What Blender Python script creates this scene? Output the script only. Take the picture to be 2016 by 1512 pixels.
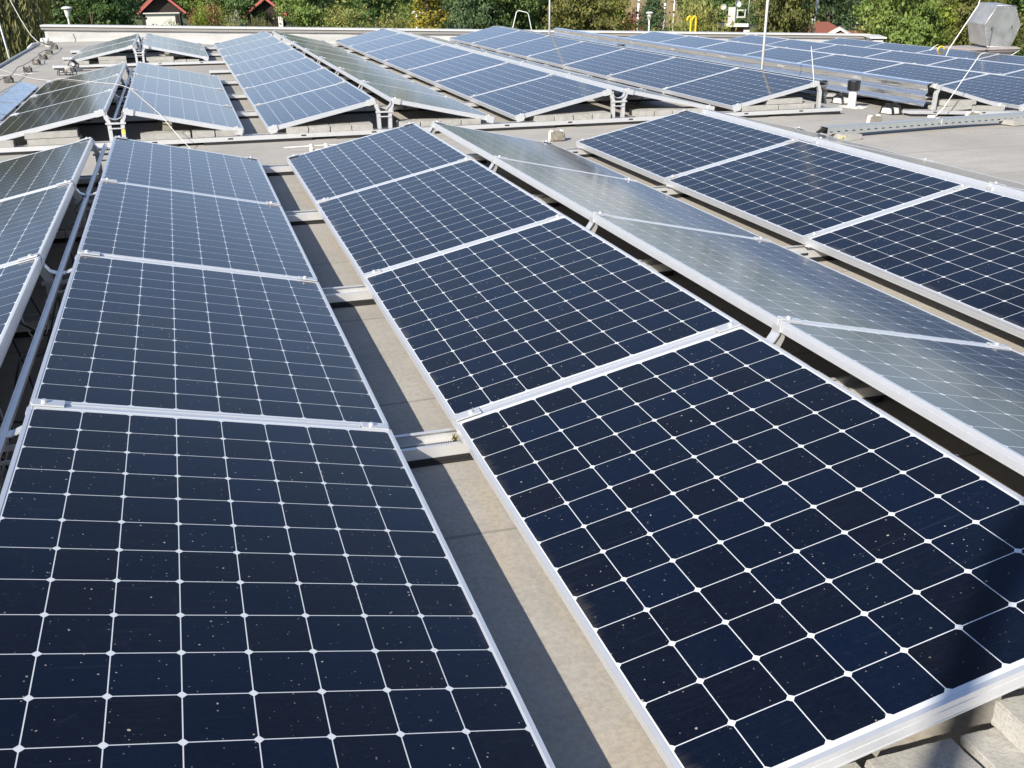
import bpy, bmesh, math, random
import numpy as np
from mathutils import Vector, Matrix, Euler

for o in list(bpy.data.objects):
    bpy.data.objects.remove(o)
SC = bpy.context.scene
COL = SC.collection
rad, sin, cos, PI = math.radians, math.sin, math.cos, math.pi

# ---------------------------------------------------------------- camera
CAM = Vector((0.513, -1.195, 1.3542))
YAW, PITCH, ROLL = 0.3019, 0.3862, -0.0047
fwd = Vector((sin(YAW) * cos(PITCH), cos(YAW) * cos(PITCH), -sin(PITCH)))
rgt = Vector((cos(YAW), -sin(YAW), 0))
upv = rgt.cross(fwd)
r2 = cos(ROLL) * rgt + sin(ROLL) * upv
u2 = -sin(ROLL) * rgt + cos(ROLL) * upv
cd = bpy.data.cameras.new("camera")
cam = bpy.data.objects.new("camera", cd)
COL.objects.link(cam)
M3 = Matrix((r2, u2, -fwd)).transposed()
cam.matrix_world = Matrix.Translation(CAM) @ M3.to_4x4()
cd.sensor_width = 36.0
cd.lens = 36.0 * 2010.9 / 2016.0
cd.clip_start = 0.05
cd.clip_end = 2000
SC.camera = cam

# ---------------------------------------------------------------- light
SUN_AZ, SUN_EL = rad(50), rad(31)            # azimuth the light travels towards, from +Y clockwise
world = bpy.data.worlds.new("World")
SC.world = world
world.use_nodes = True
wn = world.node_tree
sky = wn.nodes.new("ShaderNodeTexSky")
sky.sky_type = 'NISHITA'
sky.sun_disc = False
sky.sun_elevation = SUN_EL
sky.sun_rotation = SUN_AZ + PI
sky.air_density = 1.0
sky.dust_density = 0.05
sky.ozone_density = 1.0
bg = wn.nodes["Background"]
tint = wn.nodes.new("ShaderNodeMix")          # camera white balance: cooler sky
tint.data_type = 'RGBA'; tint.blend_type = 'MULTIPLY'; tint.inputs[0].default_value = 1.0
tint.inputs[7].default_value = (1.06, 0.97, 0.99, 1)
wn.links.new(sky.outputs[0], tint.inputs[6])
wtc = wn.nodes.new("ShaderNodeTexCoord")
wsp = wn.nodes.new("ShaderNodeSeparateXYZ")
wn.links.new(wtc.outputs["Generated"], wsp.inputs[0])
wmr = wn.nodes.new("ShaderNodeMapRange")           # haze band: full at the horizon, gone 20 degrees up
wmr.interpolation_type = 'SMOOTHSTEP'
wmr.inputs[1].default_value = 0.0; wmr.inputs[2].default_value = 0.34
wmr.inputs[3].default_value = 1.0; wmr.inputs[4].default_value = 0.0
wn.links.new(wsp.outputs[2], wmr.inputs[0])
hz = wn.nodes.new("ShaderNodeMix")
hz.data_type = 'RGBA'; hz.blend_type = 'MULTIPLY'
hz.inputs[7].default_value = (0.70, 0.76, 0.96, 1)
wn.links.new(wmr.outputs[0], hz.inputs[0])
wn.links.new(tint.outputs[2], hz.inputs[6])
wn.links.new(hz.outputs[2], bg.inputs[0])
bg.inputs[1].default_value = 0.106
sl = bpy.data.lights.new("sun", 'SUN')
sl.energy = 5.0
sl.angle = rad(0.5)
sl.color = (1.0, 0.92, 0.79)
sun = bpy.data.objects.new("sun", sl)
COL.objects.link(sun)
sdir = Vector((sin(SUN_AZ) * cos(SUN_EL), cos(SUN_AZ) * cos(SUN_EL), -sin(SUN_EL)))
sun.rotation_euler = sdir.to_track_quat('-Z', 'Y').to_euler()
sun.location = (-10, -10, 12)
SC.view_settings.view_transform = 'Standard'
SC.view_settings.look = 'None'
SC.view_settings.exposure = 0.56
SC.view_settings.gamma = 1.0
SC.view_settings.use_curve_mapping = False

# ---------------------------------------------------------------- helpers
def tag(o, label=None, cat=None, group=None, kind=None):
    if label: o["label"] = label
    if cat: o["category"] = cat
    if group: o["group"] = group
    if kind: o["kind"] = kind
    return o

def empty(name, loc=(0, 0, 0), rot=(0, 0, 0)):
    o = bpy.data.objects.new(name, None)
    COL.objects.link(o)
    o.location = loc
    o.rotation_euler = rot
    o.empty_display_size = 0.1
    return o

class MB:
    def __init__(s):
        s.bm = bmesh.new()

    def box(s, c, d, rot=None, bevel=0.0):
        m = Matrix.Translation(c)
        if rot is not None:
            m = m @ (Euler(rot).to_matrix().to_4x4() if not isinstance(rot, Matrix) else rot.to_4x4())
        m = m @ Matrix.Diagonal((d[0], d[1], d[2], 1))
        r = bmesh.ops.create_cube(s.bm, size=1.0, matrix=m)
        if bevel:
            es = list({e for v in r['verts'] for e in v.link_edges})
            bmesh.ops.bevel(s.bm, geom=es, offset=bevel, segments=2, affect='EDGES', profile=0.5)
        return s

    def box2(s, a, b, bevel=0.0):
        c = [(a[i] + b[i]) / 2 for i in range(3)]
        d = [abs(b[i] - a[i]) for i in range(3)]
        return s.box(c, d, None, bevel)

    def prism(s, pts, axis, a, b):
        """closed outline pts (2-D) extruded along axis 0/1/2 from a to b"""
        def mk(p, t):
            q = list(p)
            q.insert(axis, t)
            return s.bm.verts.new(q)
        va = [mk(p, a) for p in pts]
        vb = [mk(p, b) for p in pts]
        n = len(pts)
        fs = [s.bm.faces.new(va), s.bm.faces.new(list(reversed(vb)))]
        for i in range(n):
            fs.append(s.bm.faces.new((va[i], vb[i], vb[(i + 1) % n], va[(i + 1) % n])))
        bmesh.ops.recalc_face_normals(s.bm, faces=fs)
        return s

    def strip(s, pts, w, th, axis):
        """open 2-D polyline given thickness th, extruded along axis over [w0,w1]"""
        n = len(pts)
        P = [Vector(p) for p in pts]
        L, R = [], []
        for i in range(n):
            t = (P[min(i + 1, n - 1)] - P[max(i - 1, 0)]).normalized()
            nn = Vector((-t.y, t.x)) * th / 2
            L.append(P[i] + nn)
            R.append(P[i] - nn)
        return s.prism([tuple(p) for p in L] + [tuple(p) for p in reversed(R)], axis, w[0], w[1])

    def tube(s, path, r, n=8, cap=True):
        P = [Vector(p) for p in path]
        rings = []
        prev = None
        for i in range(len(P)):
            t = (P[min(i + 1, len(P) - 1)] - P[max(i - 1, 0)])
            if t.length < 1e-9: t = Vector((0, 0, 1))
            t.normalize()
            if prev is None:
                a = t.orthogonal().normalized()
            else:
                a = (prev - t * prev.dot(t))
                a = a.normalized() if a.length > 1e-6 else t.orthogonal().normalized()
            prev = a
            b = t.cross(a)
            rr = r[i] if isinstance(r, (list, tuple)) else r
            rings.append([s.bm.verts.new(P[i] + (a * cos(2 * PI * k / n) + b * sin(2 * PI * k / n)) * rr) for k in range(n)])
        for i in range(len(rings) - 1):
            for k in range(n):
                f = s.bm.faces.new((rings[i][k], rings[i][(k + 1) % n], rings[i + 1][(k + 1) % n], rings[i + 1][k]))
                f.smooth = True
        if cap:
            s.bm.faces.new(list(reversed(rings[0])))
            s.bm.faces.new(rings[-1])
        return s

    def lathe(s, prof, c=(0, 0, 0), n=20):
        c = Vector(c)
        rings = [[s.bm.verts.new(c + Vector((r * cos(2 * PI * k / n), r * sin(2 * PI * k / n), z))) for k in range(n)] for r, z in prof]
        for i in range(len(rings) - 1):
            for k in range(n):
                s.bm.faces.new((rings[i][k], rings[i][(k + 1) % n], rings[i + 1][(k + 1) % n], rings[i + 1][k]))
        s.bm.faces.new(list(reversed(rings[0])))
        s.bm.faces.new(rings[-1])
        return s

    def mesh(s, name, material):
        me = bpy.data.meshes.new(name)
        s.bm.normal_update()
        s.bm.to_mesh(me)
        s.bm.free()
        if material: me.materials.append(material)
        return me

    def build(s, name, material, parent=None, loc=None):
        return link(name, s.mesh(name, material), parent, loc)

def link(name, me, parent=None, loc=None, rot=None):
    o = bpy.data.objects.new(name, me)
    COL.objects.link(o)
    if parent: o.parent = parent
    if loc is not None: o.location = loc
    if rot is not None: o.rotation_euler = rot
    return o

# ---------------------------------------------------------------- materials
class NT:
    def __init__(s, name):
        s.m = bpy.data.materials.new(name)
        s.m.use_nodes = True
        s.t = s.m.node_tree
        s.b = s.t.nodes["Principled BSDF"]
        s.out = s.t.nodes["Material Output"]

    def n(s, typ, **kw):
        nd = s.t.nodes.new(typ)
        for k, v in kw.items(): setattr(nd, k, v)
        return nd

    def l(s, a, b):
        s.t.links.new(a, b)

    def put(s, sock, v):
        if isinstance(v, bpy.types.NodeSocket): s.l(v, sock)
        else: sock.default_value = v

    def math(s, op, a, b=0.0, c=None, clamp=False):
        nd = s.n("ShaderNodeMath", operation=op, use_clamp=clamp)
        s.put(nd.inputs[0], a); s.put(nd.inputs[1], b)
        if c is not None: s.put(nd.inputs[2], c)
        return nd.outputs[0]

    def mix(s, f, a, b):
        nd = s.n("ShaderNodeMix", data_type='RGBA')
        s.put(nd.inputs[0], f)
        for i, v in ((6, a), (7, b)):
            if isinstance(v, tuple): v = (v[0], v[1], v[2], 1)
            s.put(nd.inputs[i], v)
        return nd.outputs[2]

    def smooth(s, v, a, b, ra=0.0, rb=1.0):
        nd = s.n("ShaderNodeMapRange", interpolation_type='SMOOTHSTEP')
        s.put(nd.inputs[0], v)
        nd.inputs[1].default_value = a; nd.inputs[2].default_value = b
        nd.inputs[3].default_value = ra; nd.inputs[4].default_value = rb
        return nd.outputs[0]

    def noise(s, vec, scale, detail=3.0, rough=0.55, dist=0.0):
        nd = s.n("ShaderNodeTexNoise")
        if vec is not None: s.l(vec, nd.inputs["Vector"])
        nd.inputs["Scale"].default_value = scale
        nd.inputs["Detail"].default_value = detail
        nd.inputs["Roughness"].default_value = rough
        nd.inputs["Distortion"].default_value = dist
        return nd.outputs["Fac"]

    def scalev(s, vec, x, y, z):
        nd = s.n("ShaderNodeMapping")
        s.l(vec, nd.inputs[0])
        nd.inputs["Scale"].default_value = (x, y, z)
        return nd.outputs[0]

    def bump(s, h, strength, dist):
        nd = s.n("ShaderNodeBump")
        nd.inputs["Strength"].default_value = strength
        nd.inputs["Distance"].default_value = dist
        s.l(h, nd.inputs["Height"])
        s.l(nd.outputs[0], s.b.inputs["Normal"])

    def P(s, **kw):
        names = dict(base="Base Color", rough="Roughness", metal="Metallic", ior="IOR", spec="Specular IOR Level")
        for k, v in kw.items():
            i = s.b.inputs[names[k]]
            if isinstance(v, tuple): v = (v[0], v[1], v[2], 1)
            s.put(i, v)
        return s

def plain(name, base, rough=0.5, metal=0.0, var=0.12, scale=12.0, spec=0.5, coords="Object"):
    t = NT(name)
    tc = t.n("ShaderNodeTexCoord").outputs[coords]
    f = t.noise(tc, scale, 4.0)
    d = tuple(c * (1 - var) for c in base)
    e = tuple(min(1, c * (1 + var)) for c in base)
    t.P(base=t.mix(f, d, e), rough=t.smooth(f, 0.2, 0.8, max(0.02, rough - 0.06), rough + 0.06), metal=metal, spec=spec)
    return t.m

PW, PL = 1.046, 1.7274                       # module size (across the slope, along the row)
PITCHY = 1.7474

def glass_material():
    t = NT("solar_cells_under_glass")
    uv = t.n("ShaderNodeUVMap").outputs[0]
    sp = t.n("ShaderNodeSeparateXYZ"); t.l(uv, sp.inputs[0])
    u, v = sp.outputs[0], sp.outputs[1]
    rnd = t.n("ShaderNodeObjectInfo").outputs["Random"]
    mu, pu, mv, pv = 0.0150, (PW - 0.030) / 8, 0.024, (PL - 0.048) / 13
    cu = t.math('DIVIDE', t.math('SUBTRACT', u, mu), pu)
    cv = t.math('DIVIDE', t.math('SUBTRACT', v, mv), pv)
    au = t.math('ABSOLUTE', t.math('SUBTRACT', t.math('FRACT', cu), 0.5))
    av = t.math('ABSOLUTE', t.math('SUBTRACT', t.math('FRACT', cv), 0.5))
    gap = 0.0088
    inside = t.math('MULTIPLY', t.math('LESS_THAN', au, 0.5 - gap), t.math('LESS_THAN', av, 0.5 - gap))
    inside = t.math('MULTIPLY', inside, t.math('LESS_THAN', t.math('ADD', au, av), 1 - 2 * gap - 0.062))
    inside = t.math('MULTIPLY', inside, t.math('MULTIPLY', t.math('GREATER_THAN', cu, 0.0), t.math('LESS_THAN', cu, 8.0)))
    inside = t.math('MULTIPLY', inside, t.math('MULTIPLY', t.math('GREATER_THAN', cv, 0.0), t.math('LESS_THAN', cv, 13.0)))
    cell = t.n("ShaderNodeCombineXYZ")
    t.l(t.math('FLOOR', cu), cell.inputs[0]); t.l(t.math('FLOOR', cv), cell.inputs[1])
    t.l(t.math('MULTIPLY', rnd, 91.7), cell.inputs[2])
    wn_ = t.n("ShaderNodeTexWhiteNoise", noise_dimensions='3D'); t.l(cell.outputs[0], wn_.inputs[0])
    ramp = t.n("ShaderNodeValToRGB")
    t.l(wn_.outputs[0], ramp.inputs[0])
    e = ramp.color_ramp.elements
    e[0].position = 0.0; e[0].color = (0.0026, 0.0030, 0.0072, 1)
    e[1].position = 1.0; e[1].color = (0.0014, 0.0056, 0.0200, 1)
    m = ramp.color_ramp.elements.new(0.45); m.color = (0.0019, 0.0040, 0.0125, 1)
    # shifted coordinates so every module carries its own dirt
    off = t.n("ShaderNodeCombineXYZ")
    t.l(t.math('ADD', u, t.math('MULTIPLY', rnd, 37.3)), off.inputs[0])
    t.l(t.math('ADD', v, t.math('MULTIPLY', rnd, 71.9)), off.inputs[1])
    ov = off.outputs[0]
    wav = t.noise(t.scalev(ov, 55, 150, 1), 1.0, 4.0, 0.7, 1.2)
    cellc = t.mix(t.smooth(wav, 0.35, 0.75, 0.0, 0.55), ramp.outputs[0], (0.006, 0.011, 0.025))
    base = t.mix(inside, (0.68, 0.71, 0.74), cellc)
    # thin dust film, patchy
    film = t.noise(ov, 3.5, 5.0, 0.6)
    fine = t.noise(t.scalev(ov, 30, 110, 30), 1.0, 3.0)
    filmf = t.math('MULTIPLY', t.smooth(film, 0.3, 0.8, 0.0005, 0.006), t.smooth(fine, 0.3, 0.7, 0.6, 1.4))
    base = t.mix(filmf, base, (0.33, 0.36, 0.40))
    blot = t.noise(ov, 8.0, 6.0, 0.7, 2.0)
    base = t.mix(t.smooth(blot, 0.60, 0.80, 0.0, 0.035), base, (0.42, 0.40, 0.36))
    # dirt gathered along the low edge, combed upwards
    st = t.noise(t.scalev(ov, 9, 150, 30), 1.0, 3.0, 0.6)
    patch = t.noise(ov, 2.6, 2.0)
    edge = t.math('ADD', u, t.math('MULTIPLY', t.math('SUBTRACT', st, 0.5), -0.055))
    edge = t.math('ADD', edge, t.math('MULTIPLY', t.math('SUBTRACT', patch, 0.45), 0.10))
    ef = t.math('MULTIPLY', t.smooth(edge, 0.040, 0.004, 0.0, 0.17), t.smooth(patch, 0.30, 0.62, 0.85, 0.15))
    base = t.mix(ef, base, (0.33, 0.275, 0.20))
    clus = t.smooth(t.noise(ov, 2.3, 3.0, 0.6, 0.8), 0.40, 0.62, 0.25, 1.0)
    runs = t.noise(t.scalev(ov, 2.2, 70, 1), 1.0, 4.0, 0.65, 0.4)
    base = t.mix(t.math('MULTIPLY', t.smooth(runs, 0.56, 0.78, 0.0, 0.030), clus), base, (0.40, 0.42, 0.44))
    # bird and pollen specks, three sizes
    for sc_, thr, dens, col, dx in ((17.0, 0.050, 0.80, (0.62, 0.57, 0.47), 0.0), (34.0, 0.075, 0.86, (0.55, 0.50, 0.44), 5.3), (75.0, 0.12, 0.90, (0.34, 0.33, 0.32), 9.1)):
        vv = t.n("ShaderNodeVectorMath", operation='ADD'); t.l(ov, vv.inputs[0]); vv.inputs[1].default_value = (dx, dx * 1.7, 0)
        vd = t.n("ShaderNodeVectorMath", operation='ADD'); t.l(vv.outputs[0], vd.inputs[0])
        nz = t.n("ShaderNodeTexNoise"); t.l(vv.outputs[0], nz.inputs["Vector"]); nz.inputs["Scale"].default_value = sc_ * 2.2
        sm = t.n("ShaderNodeVectorMath", operation='SCALE'); t.l(nz.outputs["Color"], sm.inputs[0]); sm.inputs["Scale"].default_value = 0.16 / sc_
        t.l(sm.outputs[0], vd.inputs[1])
        vo = t.n("ShaderNodeTexVoronoi", feature='F1', voronoi_dimensions='2D'); t.l(vd.outputs[0], vo.inputs["Vector"]); vo.inputs["Scale"].default_value = sc_
        sc3 = t.n("ShaderNodeSeparateColor"); t.l(vo.outputs["Color"], sc3.inputs[0])
        r_ = t.math('MULTIPLY', sc3.outputs[1], thr)
        spk = t.math('MULTIPLY', t.math('LESS_THAN', vo.outputs["Distance"], r_), t.math('GREATER_THAN', sc3.outputs[0], dens))
        base = t.mix(t.math('MULTIPLY', t.math('MULTIPLY', spk, 0.72), clus), base, col)
    dust = t.math('MAXIMUM', ef, t.math('MULTIPLY', filmf, 2.0))
    t.P(base=base, rough=t.math('ADD', 0.10, t.math('MULTIPLY', dust, 0.35)), ior=1.35)
    t.b.inputs['Sheen Weight'].default_value = 0.06
    t.b.inputs['Sheen Roughness'].default_value = 0.2
    t.b.inputs['Sheen Tint'].default_value = (0.74, 0.84, 1.0, 1)
    t.bump(t.math('ADD', t.noise(t.scalev(ov, 60, 170, 60), 1.0, 2.0), t.math('MULTIPLY', t.noise(ov, 240, 2.0), 0.5)), 0.06, 0.002)
    return t.m

def roof_material():
    t = NT("bitumen_membrane")
    tc = t.n("ShaderNodeTexCoord").outputs["Object"]
    sp = t.n("ShaderNodeSeparateXYZ"); t.l(tc, sp.inputs[0])
    big = t.noise(tc, 0.55, 6.0, 0.6, 0.4)
    med = t.noise(t.scalev(tc, 1.2, 4.5, 1), 1.6, 6.0, 0.65, 0.3)
    fin = t.noise(tc, 60, 4.0, 0.7)
    base = t.mix(t.smooth(big, 0.3, 0.72), (0.395, 0.372, 0.332), (0.540, 0.515, 0.468))
    base = t.mix(t.smooth(med, 0.35, 0.75, 0, 0.6), base, (0.365, 0.355, 0.335))
    # sand and silt washed into the low places
    sand = t.noise(t.scalev(tc, 5.0, 1.3, 1), 0.9, 4.0, 0.55, 0.6)
    base = t.mix(t.smooth(sand, 0.53, 0.72, 0, 0.55), base, (0.520, 0.435, 0.320))
    # pale mineral tide marks
    tide = t.noise(tc, 3.2, 5.0, 0.6, 1.6)
    ring = t.math('SUBTRACT', 1.0, t.math('ABSOLUTE', t.math('MULTIPLY', t.math('SUBTRACT', tide, 0.55), 22.0)), clamp=True)
    base = t.mix(t.math('MULTIPLY', ring, 0.28), base, (0.50, 0.49, 0.47))
    base = t.mix(t.smooth(fin, 0.35, 0.7, 0, 0.35), base, (0.20, 0.19, 0.18))
    # welded laps of the membrane every metre
    wob = t.math('MULTIPLY', t.math('SUBTRACT', t.noise(tc, 0.9, 2.0), 0.5), 0.07)
    fy = t.math('FRACT', t.math('ADD', t.math('ADD', sp.outputs[1], 20.28), wob))
    lap = t.smooth(t.math('ABSOLUTE', t.math('SUBTRACT', fy, 0.5)), 0.010, 0.002)
    base = t.mix(t.math('MULTIPLY', lap, 0.55), base, (0.10, 0.10, 0.10))
    sheet = t.n("ShaderNodeTexWhiteNoise", noise_dimensions='1D')
    t.l(t.math('FLOOR', t.math('ADD', t.math('ADD', sp.outputs[1], 20.78), wob)), sheet.inputs["W"])
    base = t.mix(t.math('MULTIPLY', sheet.outputs[0], 0.28), base, (0.31, 0.295, 0.27))
    t.P(base=base, rough=0.85, spec=0.3)
    t.bump(t.math('ADD', t.math('ADD', t.math('MULTIPLY', fin, 0.3), t.math('MULTIPLY', med, 0.6)), t.math('MULTIPLY', t.smooth(fy, 0.49, 0.51), 0.8)), 0.5, 0.006)
    return t.m

def concrete_material(name, c1, c2, sc=9.0):
    t = NT(name)
    tc = t.n("ShaderNodeTexCoord").outputs["Object"]
    r = t.n("ShaderNodeObjectInfo").outputs["Random"]
    o2 = t.n("ShaderNodeVectorMath", operation='ADD'); t.l(tc, o2.inputs[0])
    cmb = t.n("ShaderNodeCombineXYZ"); t.l(t.math('MULTIPLY', r, 50.0), cmb.inputs[0]); t.l(cmb.outputs[0], o2.inputs[1])
    v = o2.outputs[0]
    a = t.noise(v, sc, 6.0, 0.65)
    g = t.noise(v, 160, 3.0, 0.7)
    base = t.mix(t.smooth(a, 0.3, 0.7), c1, c2)
    base = t.mix(t.math('MULTIPLY', r, 0.30), base, c1)
    base = t.mix(t.smooth(g, 0.42, 0.75, 0, 0.45), base, (0.16, 0.15, 0.14))
    st = t.noise(v, 22, 4.0, 0.6, 0.8)
    base = t.mix(t.smooth(st, 0.58, 0.72, 0, 0.5), base, (0.62, 0.60, 0.54))
    t.P(base=base, rough=0.88, spec=0.25)
    t.bump(t.math('ADD', g, t.math('MULTIPLY', a, 0.5)), 0.45, 0.0025)
    return t.m

def sheet_material():
    t = NT("bright_sheet_metal")
    tc = t.n("ShaderNodeTexCoord").outputs["Object"]
    lo = t.noise(t.scalev(tc, 2.0, 0.9, 2.0), 2.0, 3.0)
    hi = t.noise(t.scalev(tc, 40, 4, 40), 2.0, 3.0)
    t.P(base=t.mix(t.smooth(hi, 0.3, 0.8), (0.82, 0.83, 0.84), (0.77, 0.77, 0.77)), metal=0.9, rough=t.smooth(hi, 0.3, 0.8, 0.14, 0.22))
    t.bump(lo, 0.8, 0.03)
    return t.m

def alu_material(name, base, rough, metal):
    t = NT(name)
    tc = t.n("ShaderNodeTexCoord").outputs["Object"]
    br = t.noise(tc, 9, 4.0, 0.6)
    sm = t.noise(tc, 45, 3.0, 0.6)
    d = tuple(c * 0.93 for c in base)
    t.P(base=t.mix(t.smooth(sm, 0.35, 0.8, 0, 0.7), base, d), metal=metal, rough=t.smooth(br, 0.25, 0.8, rough - 0.03, rough + 0.04))
    return t.m

def leaf_material(name, dark, mid, light, trans=0.3):
    t = NT(name)
    g = t.n("ShaderNodeNewGeometry")
    r = t.n("ShaderNodeObjectInfo").outputs["Random"]
    tc = t.n("ShaderNodeTexCoord").outputs["Object"]
    cl = t.noise(tc, 0.9, 2.0)
    k = t.math('ADD', t.math('MULTIPLY', g.outputs["Random Per Island"], 0.42), t.math('MULTIPLY', cl, 0.75))
    k = t.math('ADD', k, t.math('MULTIPLY', t.math('SUBTRACT', r, 0.5), 0.16))
    ramp = t.n("ShaderNodeValToRGB"); t.l(k, ramp.inputs[0])
    e = ramp.color_ramp.elements
    e[0].position = 0.2; e[0].color = (*dark, 1)
    e[1].position = 0.9; e[1].color = (*light, 1)
    m = e.new(0.55); m.color = (*mid, 1)
    t.P(base=ramp.outputs[0], rough=0.55, spec=0.35)
    tr = t.n("ShaderNodeBsdfTranslucent"); t.l(ramp.outputs[0], tr.inputs[0])
    mx = t.n("ShaderNodeMixShader"); mx.inputs[0].default_value = trans
    t.l(t.b.outputs[0], mx.inputs[1]); t.l(tr.outputs[0], mx.inputs[2]); t.l(mx.outputs[0], t.out.inputs[0])
    return t.m

def hood_material():
    t = NT("weathered_zinc")
    tc = t.n("ShaderNodeTexCoord").outputs["Object"]
    a = t.noise(tc, 4.0, 5.0, 0.65)
    st = t.noise(t.scalev(tc, 14, 14, 3), 1.0, 5.0, 0.7, 0.6)
    sp_ = t.noise(tc, 34, 3.0, 0.6)
    base = t.mix(t.smooth(a, 0.3, 0.7), (0.44, 0.44, 0.43), (0.56, 0.56, 0.55))
    base = t.mix(t.smooth(st, 0.55, 0.72, 0, 0.45), base, (0.24, 0.235, 0.22))
    base = t.mix(t.smooth(sp_, 0.66, 0.74, 0, 0.6), base, (0.16, 0.15, 0.14))
    t.P(base=base, metal=0.65, rough=t.smooth(a, 0.3, 0.7, 0.34, 0.5))
    return t.m

M = dict(
    glass=glass_material(),
    roof=roof_material(),
    frame=alu_material("anodised_frame", (0.82, 0.83, 0.85), 0.40, 0.60),
    alu=alu_material("mill_aluminium", (0.79, 0.79, 0.79), 0.42, 0.55),
    sheet=sheet_material(),
    galv=alu_material("galvanised_steel", (0.47, 0.50, 0.50), 0.50, 0.45),
    paver=concrete_material("ballast_concrete", (0.37, 0.362, 0.338), (0.49, 0.480, 0.450)),
    block=concrete_material("weathered_concrete", (0.20, 0.185, 0.15), (0.36, 0.33, 0.27), 30.0),
    blockd=concrete_material("dark_weathered_concrete", (0.10, 0.095, 0.085), (0.22, 0.205, 0.18), 30.0),
    rubber=plain("black_rubber", (0.018, 0.018, 0.019), 0.7),
    black=plain("black_plastic", (0.014, 0.014, 0.015), 0.4),
    cable=plain("cable_sheath", (0.012, 0.012, 0.013), 0.5),
    white=plain("white_plastic", (0.74, 0.73, 0.69), 0.5, var=0.06),
    steel=alu_material("zinc_rod", (0.84, 0.84, 0.82), 0.45, 0.0),
    rope=plain("white_cord", (0.72, 0.70, 0.66), 0.7, var=0.1, scale=60),
    yellow=plain("yellow_paint", (0.80, 0.58, 0.03), 0.45, var=0.06),
    membrane=concrete_material("pale_membrane", (0.44, 0.44, 0.43), (0.56, 0.56, 0.55), 1.5),
    coping=plain("white_coping", (0.60, 0.60, 0.58), 0.5, var=0.10, scale=3),
    fascia=plain("grey_fascia", (0.26, 0.25, 0.24), 0.6, var=0.15, scale=3),
    hoodm=hood_material(),
    lead=plain("lead_flashing", (0.40, 0.35, 0.33), 0.6, var=0.2),
    redpaint=plain("red_bargeboard", (0.50, 0.13, 0.11), 0.6, var=0.15),
    redtile=plain("red_roof_tile", (0.21, 0.072, 0.048), 0.8, var=0.25, scale=5),
    darkwood=plain("dark_wood", (0.030, 0.022, 0.018), 0.8, var=0.3),
    render=plain("white_render", (0.72, 0.70, 0.65), 0.8, var=0.08, scale=4),
    brick=plain("orange_brick", (0.30, 0.12, 0.06), 0.85, var=0.2, scale=6),
    darkroof=plain("dark_felt_roof", (0.08, 0.075, 0.07), 0.8, var=0.2),
    bark=plain("bark", (0.085, 0.065, 0.048), 0.9, var=0.35, scale=8),
    grass=plain("meadow_grass", (0.075, 0.095, 0.028), 0.9, var=0.5, scale=0.25),
    dry=plain("dry_grass", (0.30, 0.22, 0.10), 0.9, var=0.35, scale=0.6),
    lampwhite=plain("white_enamel", (0.74, 0.75, 0.76), 0.4, var=0.05),
    label=plain("yellow_sticker", (0.75, 0.66, 0.10), 0.5, var=0.05),
)

# ---------------------------------------------------------------- setting: roof, ground, hillside
def roof_z(x, y):
    z = -0.12
    if y > 7.3:
        k = min(1.0, (y - 7.3) / 0.8)
        z -= 0.05 * max(0.0, x - 7.2) * k
    if y > 20.5:
        s = min(1, max(0, (x + 1) / 4))
        z -= 0.045 * (y - 20.5) * s * s * (3 - 2 * s)
    return z

def roof_mesh():
    xs = [-2.3] + [-2.0 + 0.5 * i for i in range(43)]
    ys = [-4 + 0.5 * i for i in range(60)]
    A, B = (-2.25, 24.95), (17.6, 22.45)
    bm = bmesh.new()
    g = []
    rnd = random.Random(4)
    for y in ys:
        row = []
        for x in xs:
            yl = A[1] + (B[1] - A[1]) * (x - A[0]) / (B[0] - A[0])
            yy = y if y < yl else yl
            row.append(bm.verts.new((x, yy, roof_z(x, yy) + rnd.uniform(-0.002, 0.002))))
        g.append(row)
    for j in range(len(ys) - 1):
        for i in range(len(xs) - 1):
            try: 
                if abs(g[j][i].co.y - g[j + 1][i].co.y) > 1e-4 or abs(g[j][i + 1].co.y - g[j + 1][i + 1].co.y) > 1e-4:
                    bm.faces.new((g[j][i], g[j][i + 1], g[j + 1][i + 1], g[j + 1][i]))
            except ValueError: pass
    bound = [e for e in bm.edges if e.is_boundary]
    r = bmesh.ops.extrude_edge_only(bm, edges=bound)
    for v in r['geom']:
        if isinstance(v, bmesh.types.BMVert): v.co.z = -4.6
    me = bpy.data.meshes.new("roof")
    bm.to_mesh(me); bm.free()
    me.materials.append(M['roof'])
    for p in me.polygons: p.use_smooth = False
    return me
tag(link("roof", roof_mesh()), kind="structure")

def ground_z(x, y):
    d = math.hypot(x, y)
    if d < 88: return -4.5
    t = min(1, (d - 88) / 130)
    return -4.5 + 9.0 * t * t * (3 - 2 * t) * (1 if d < 218 else 1)

def polar_sheet(name, radii, mat, zoff=0.0):
    bm = bmesh.new()
    n = 96
    rnd = random.Random(1)
    rings = []
    for r in radii:
        rings.append([bm.verts.new((r * cos(2 * PI * k / n), r * sin(2 * PI * k / n), ground_z(r * cos(2 * PI * k / n), r * sin(2 * PI * k / n)) + zoff + (rnd.uniform(-0.3, 0.3) if r > 95 else 0))) for k in range(n)])
    bm.faces.new(rings[0])
    for i in range(len(rings) - 1):
        for k in range(n):
            f = bm.faces.new((rings[i][k], rings[i][(k + 1) % n], rings[i + 1][(k + 1) % n], rings[i + 1][k]))
            f.smooth = True
    me = bpy.data.meshes.new(name)
    bm.to_mesh(me); bm.free()
    me.materials.append(mat)
    return link(name, me)
tag(polar_sheet("ground", [30, 60, 88, 100, 115, 130, 150, 175, 200, 220, 300, 600, 1500], M['grass']), kind="structure")

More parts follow.
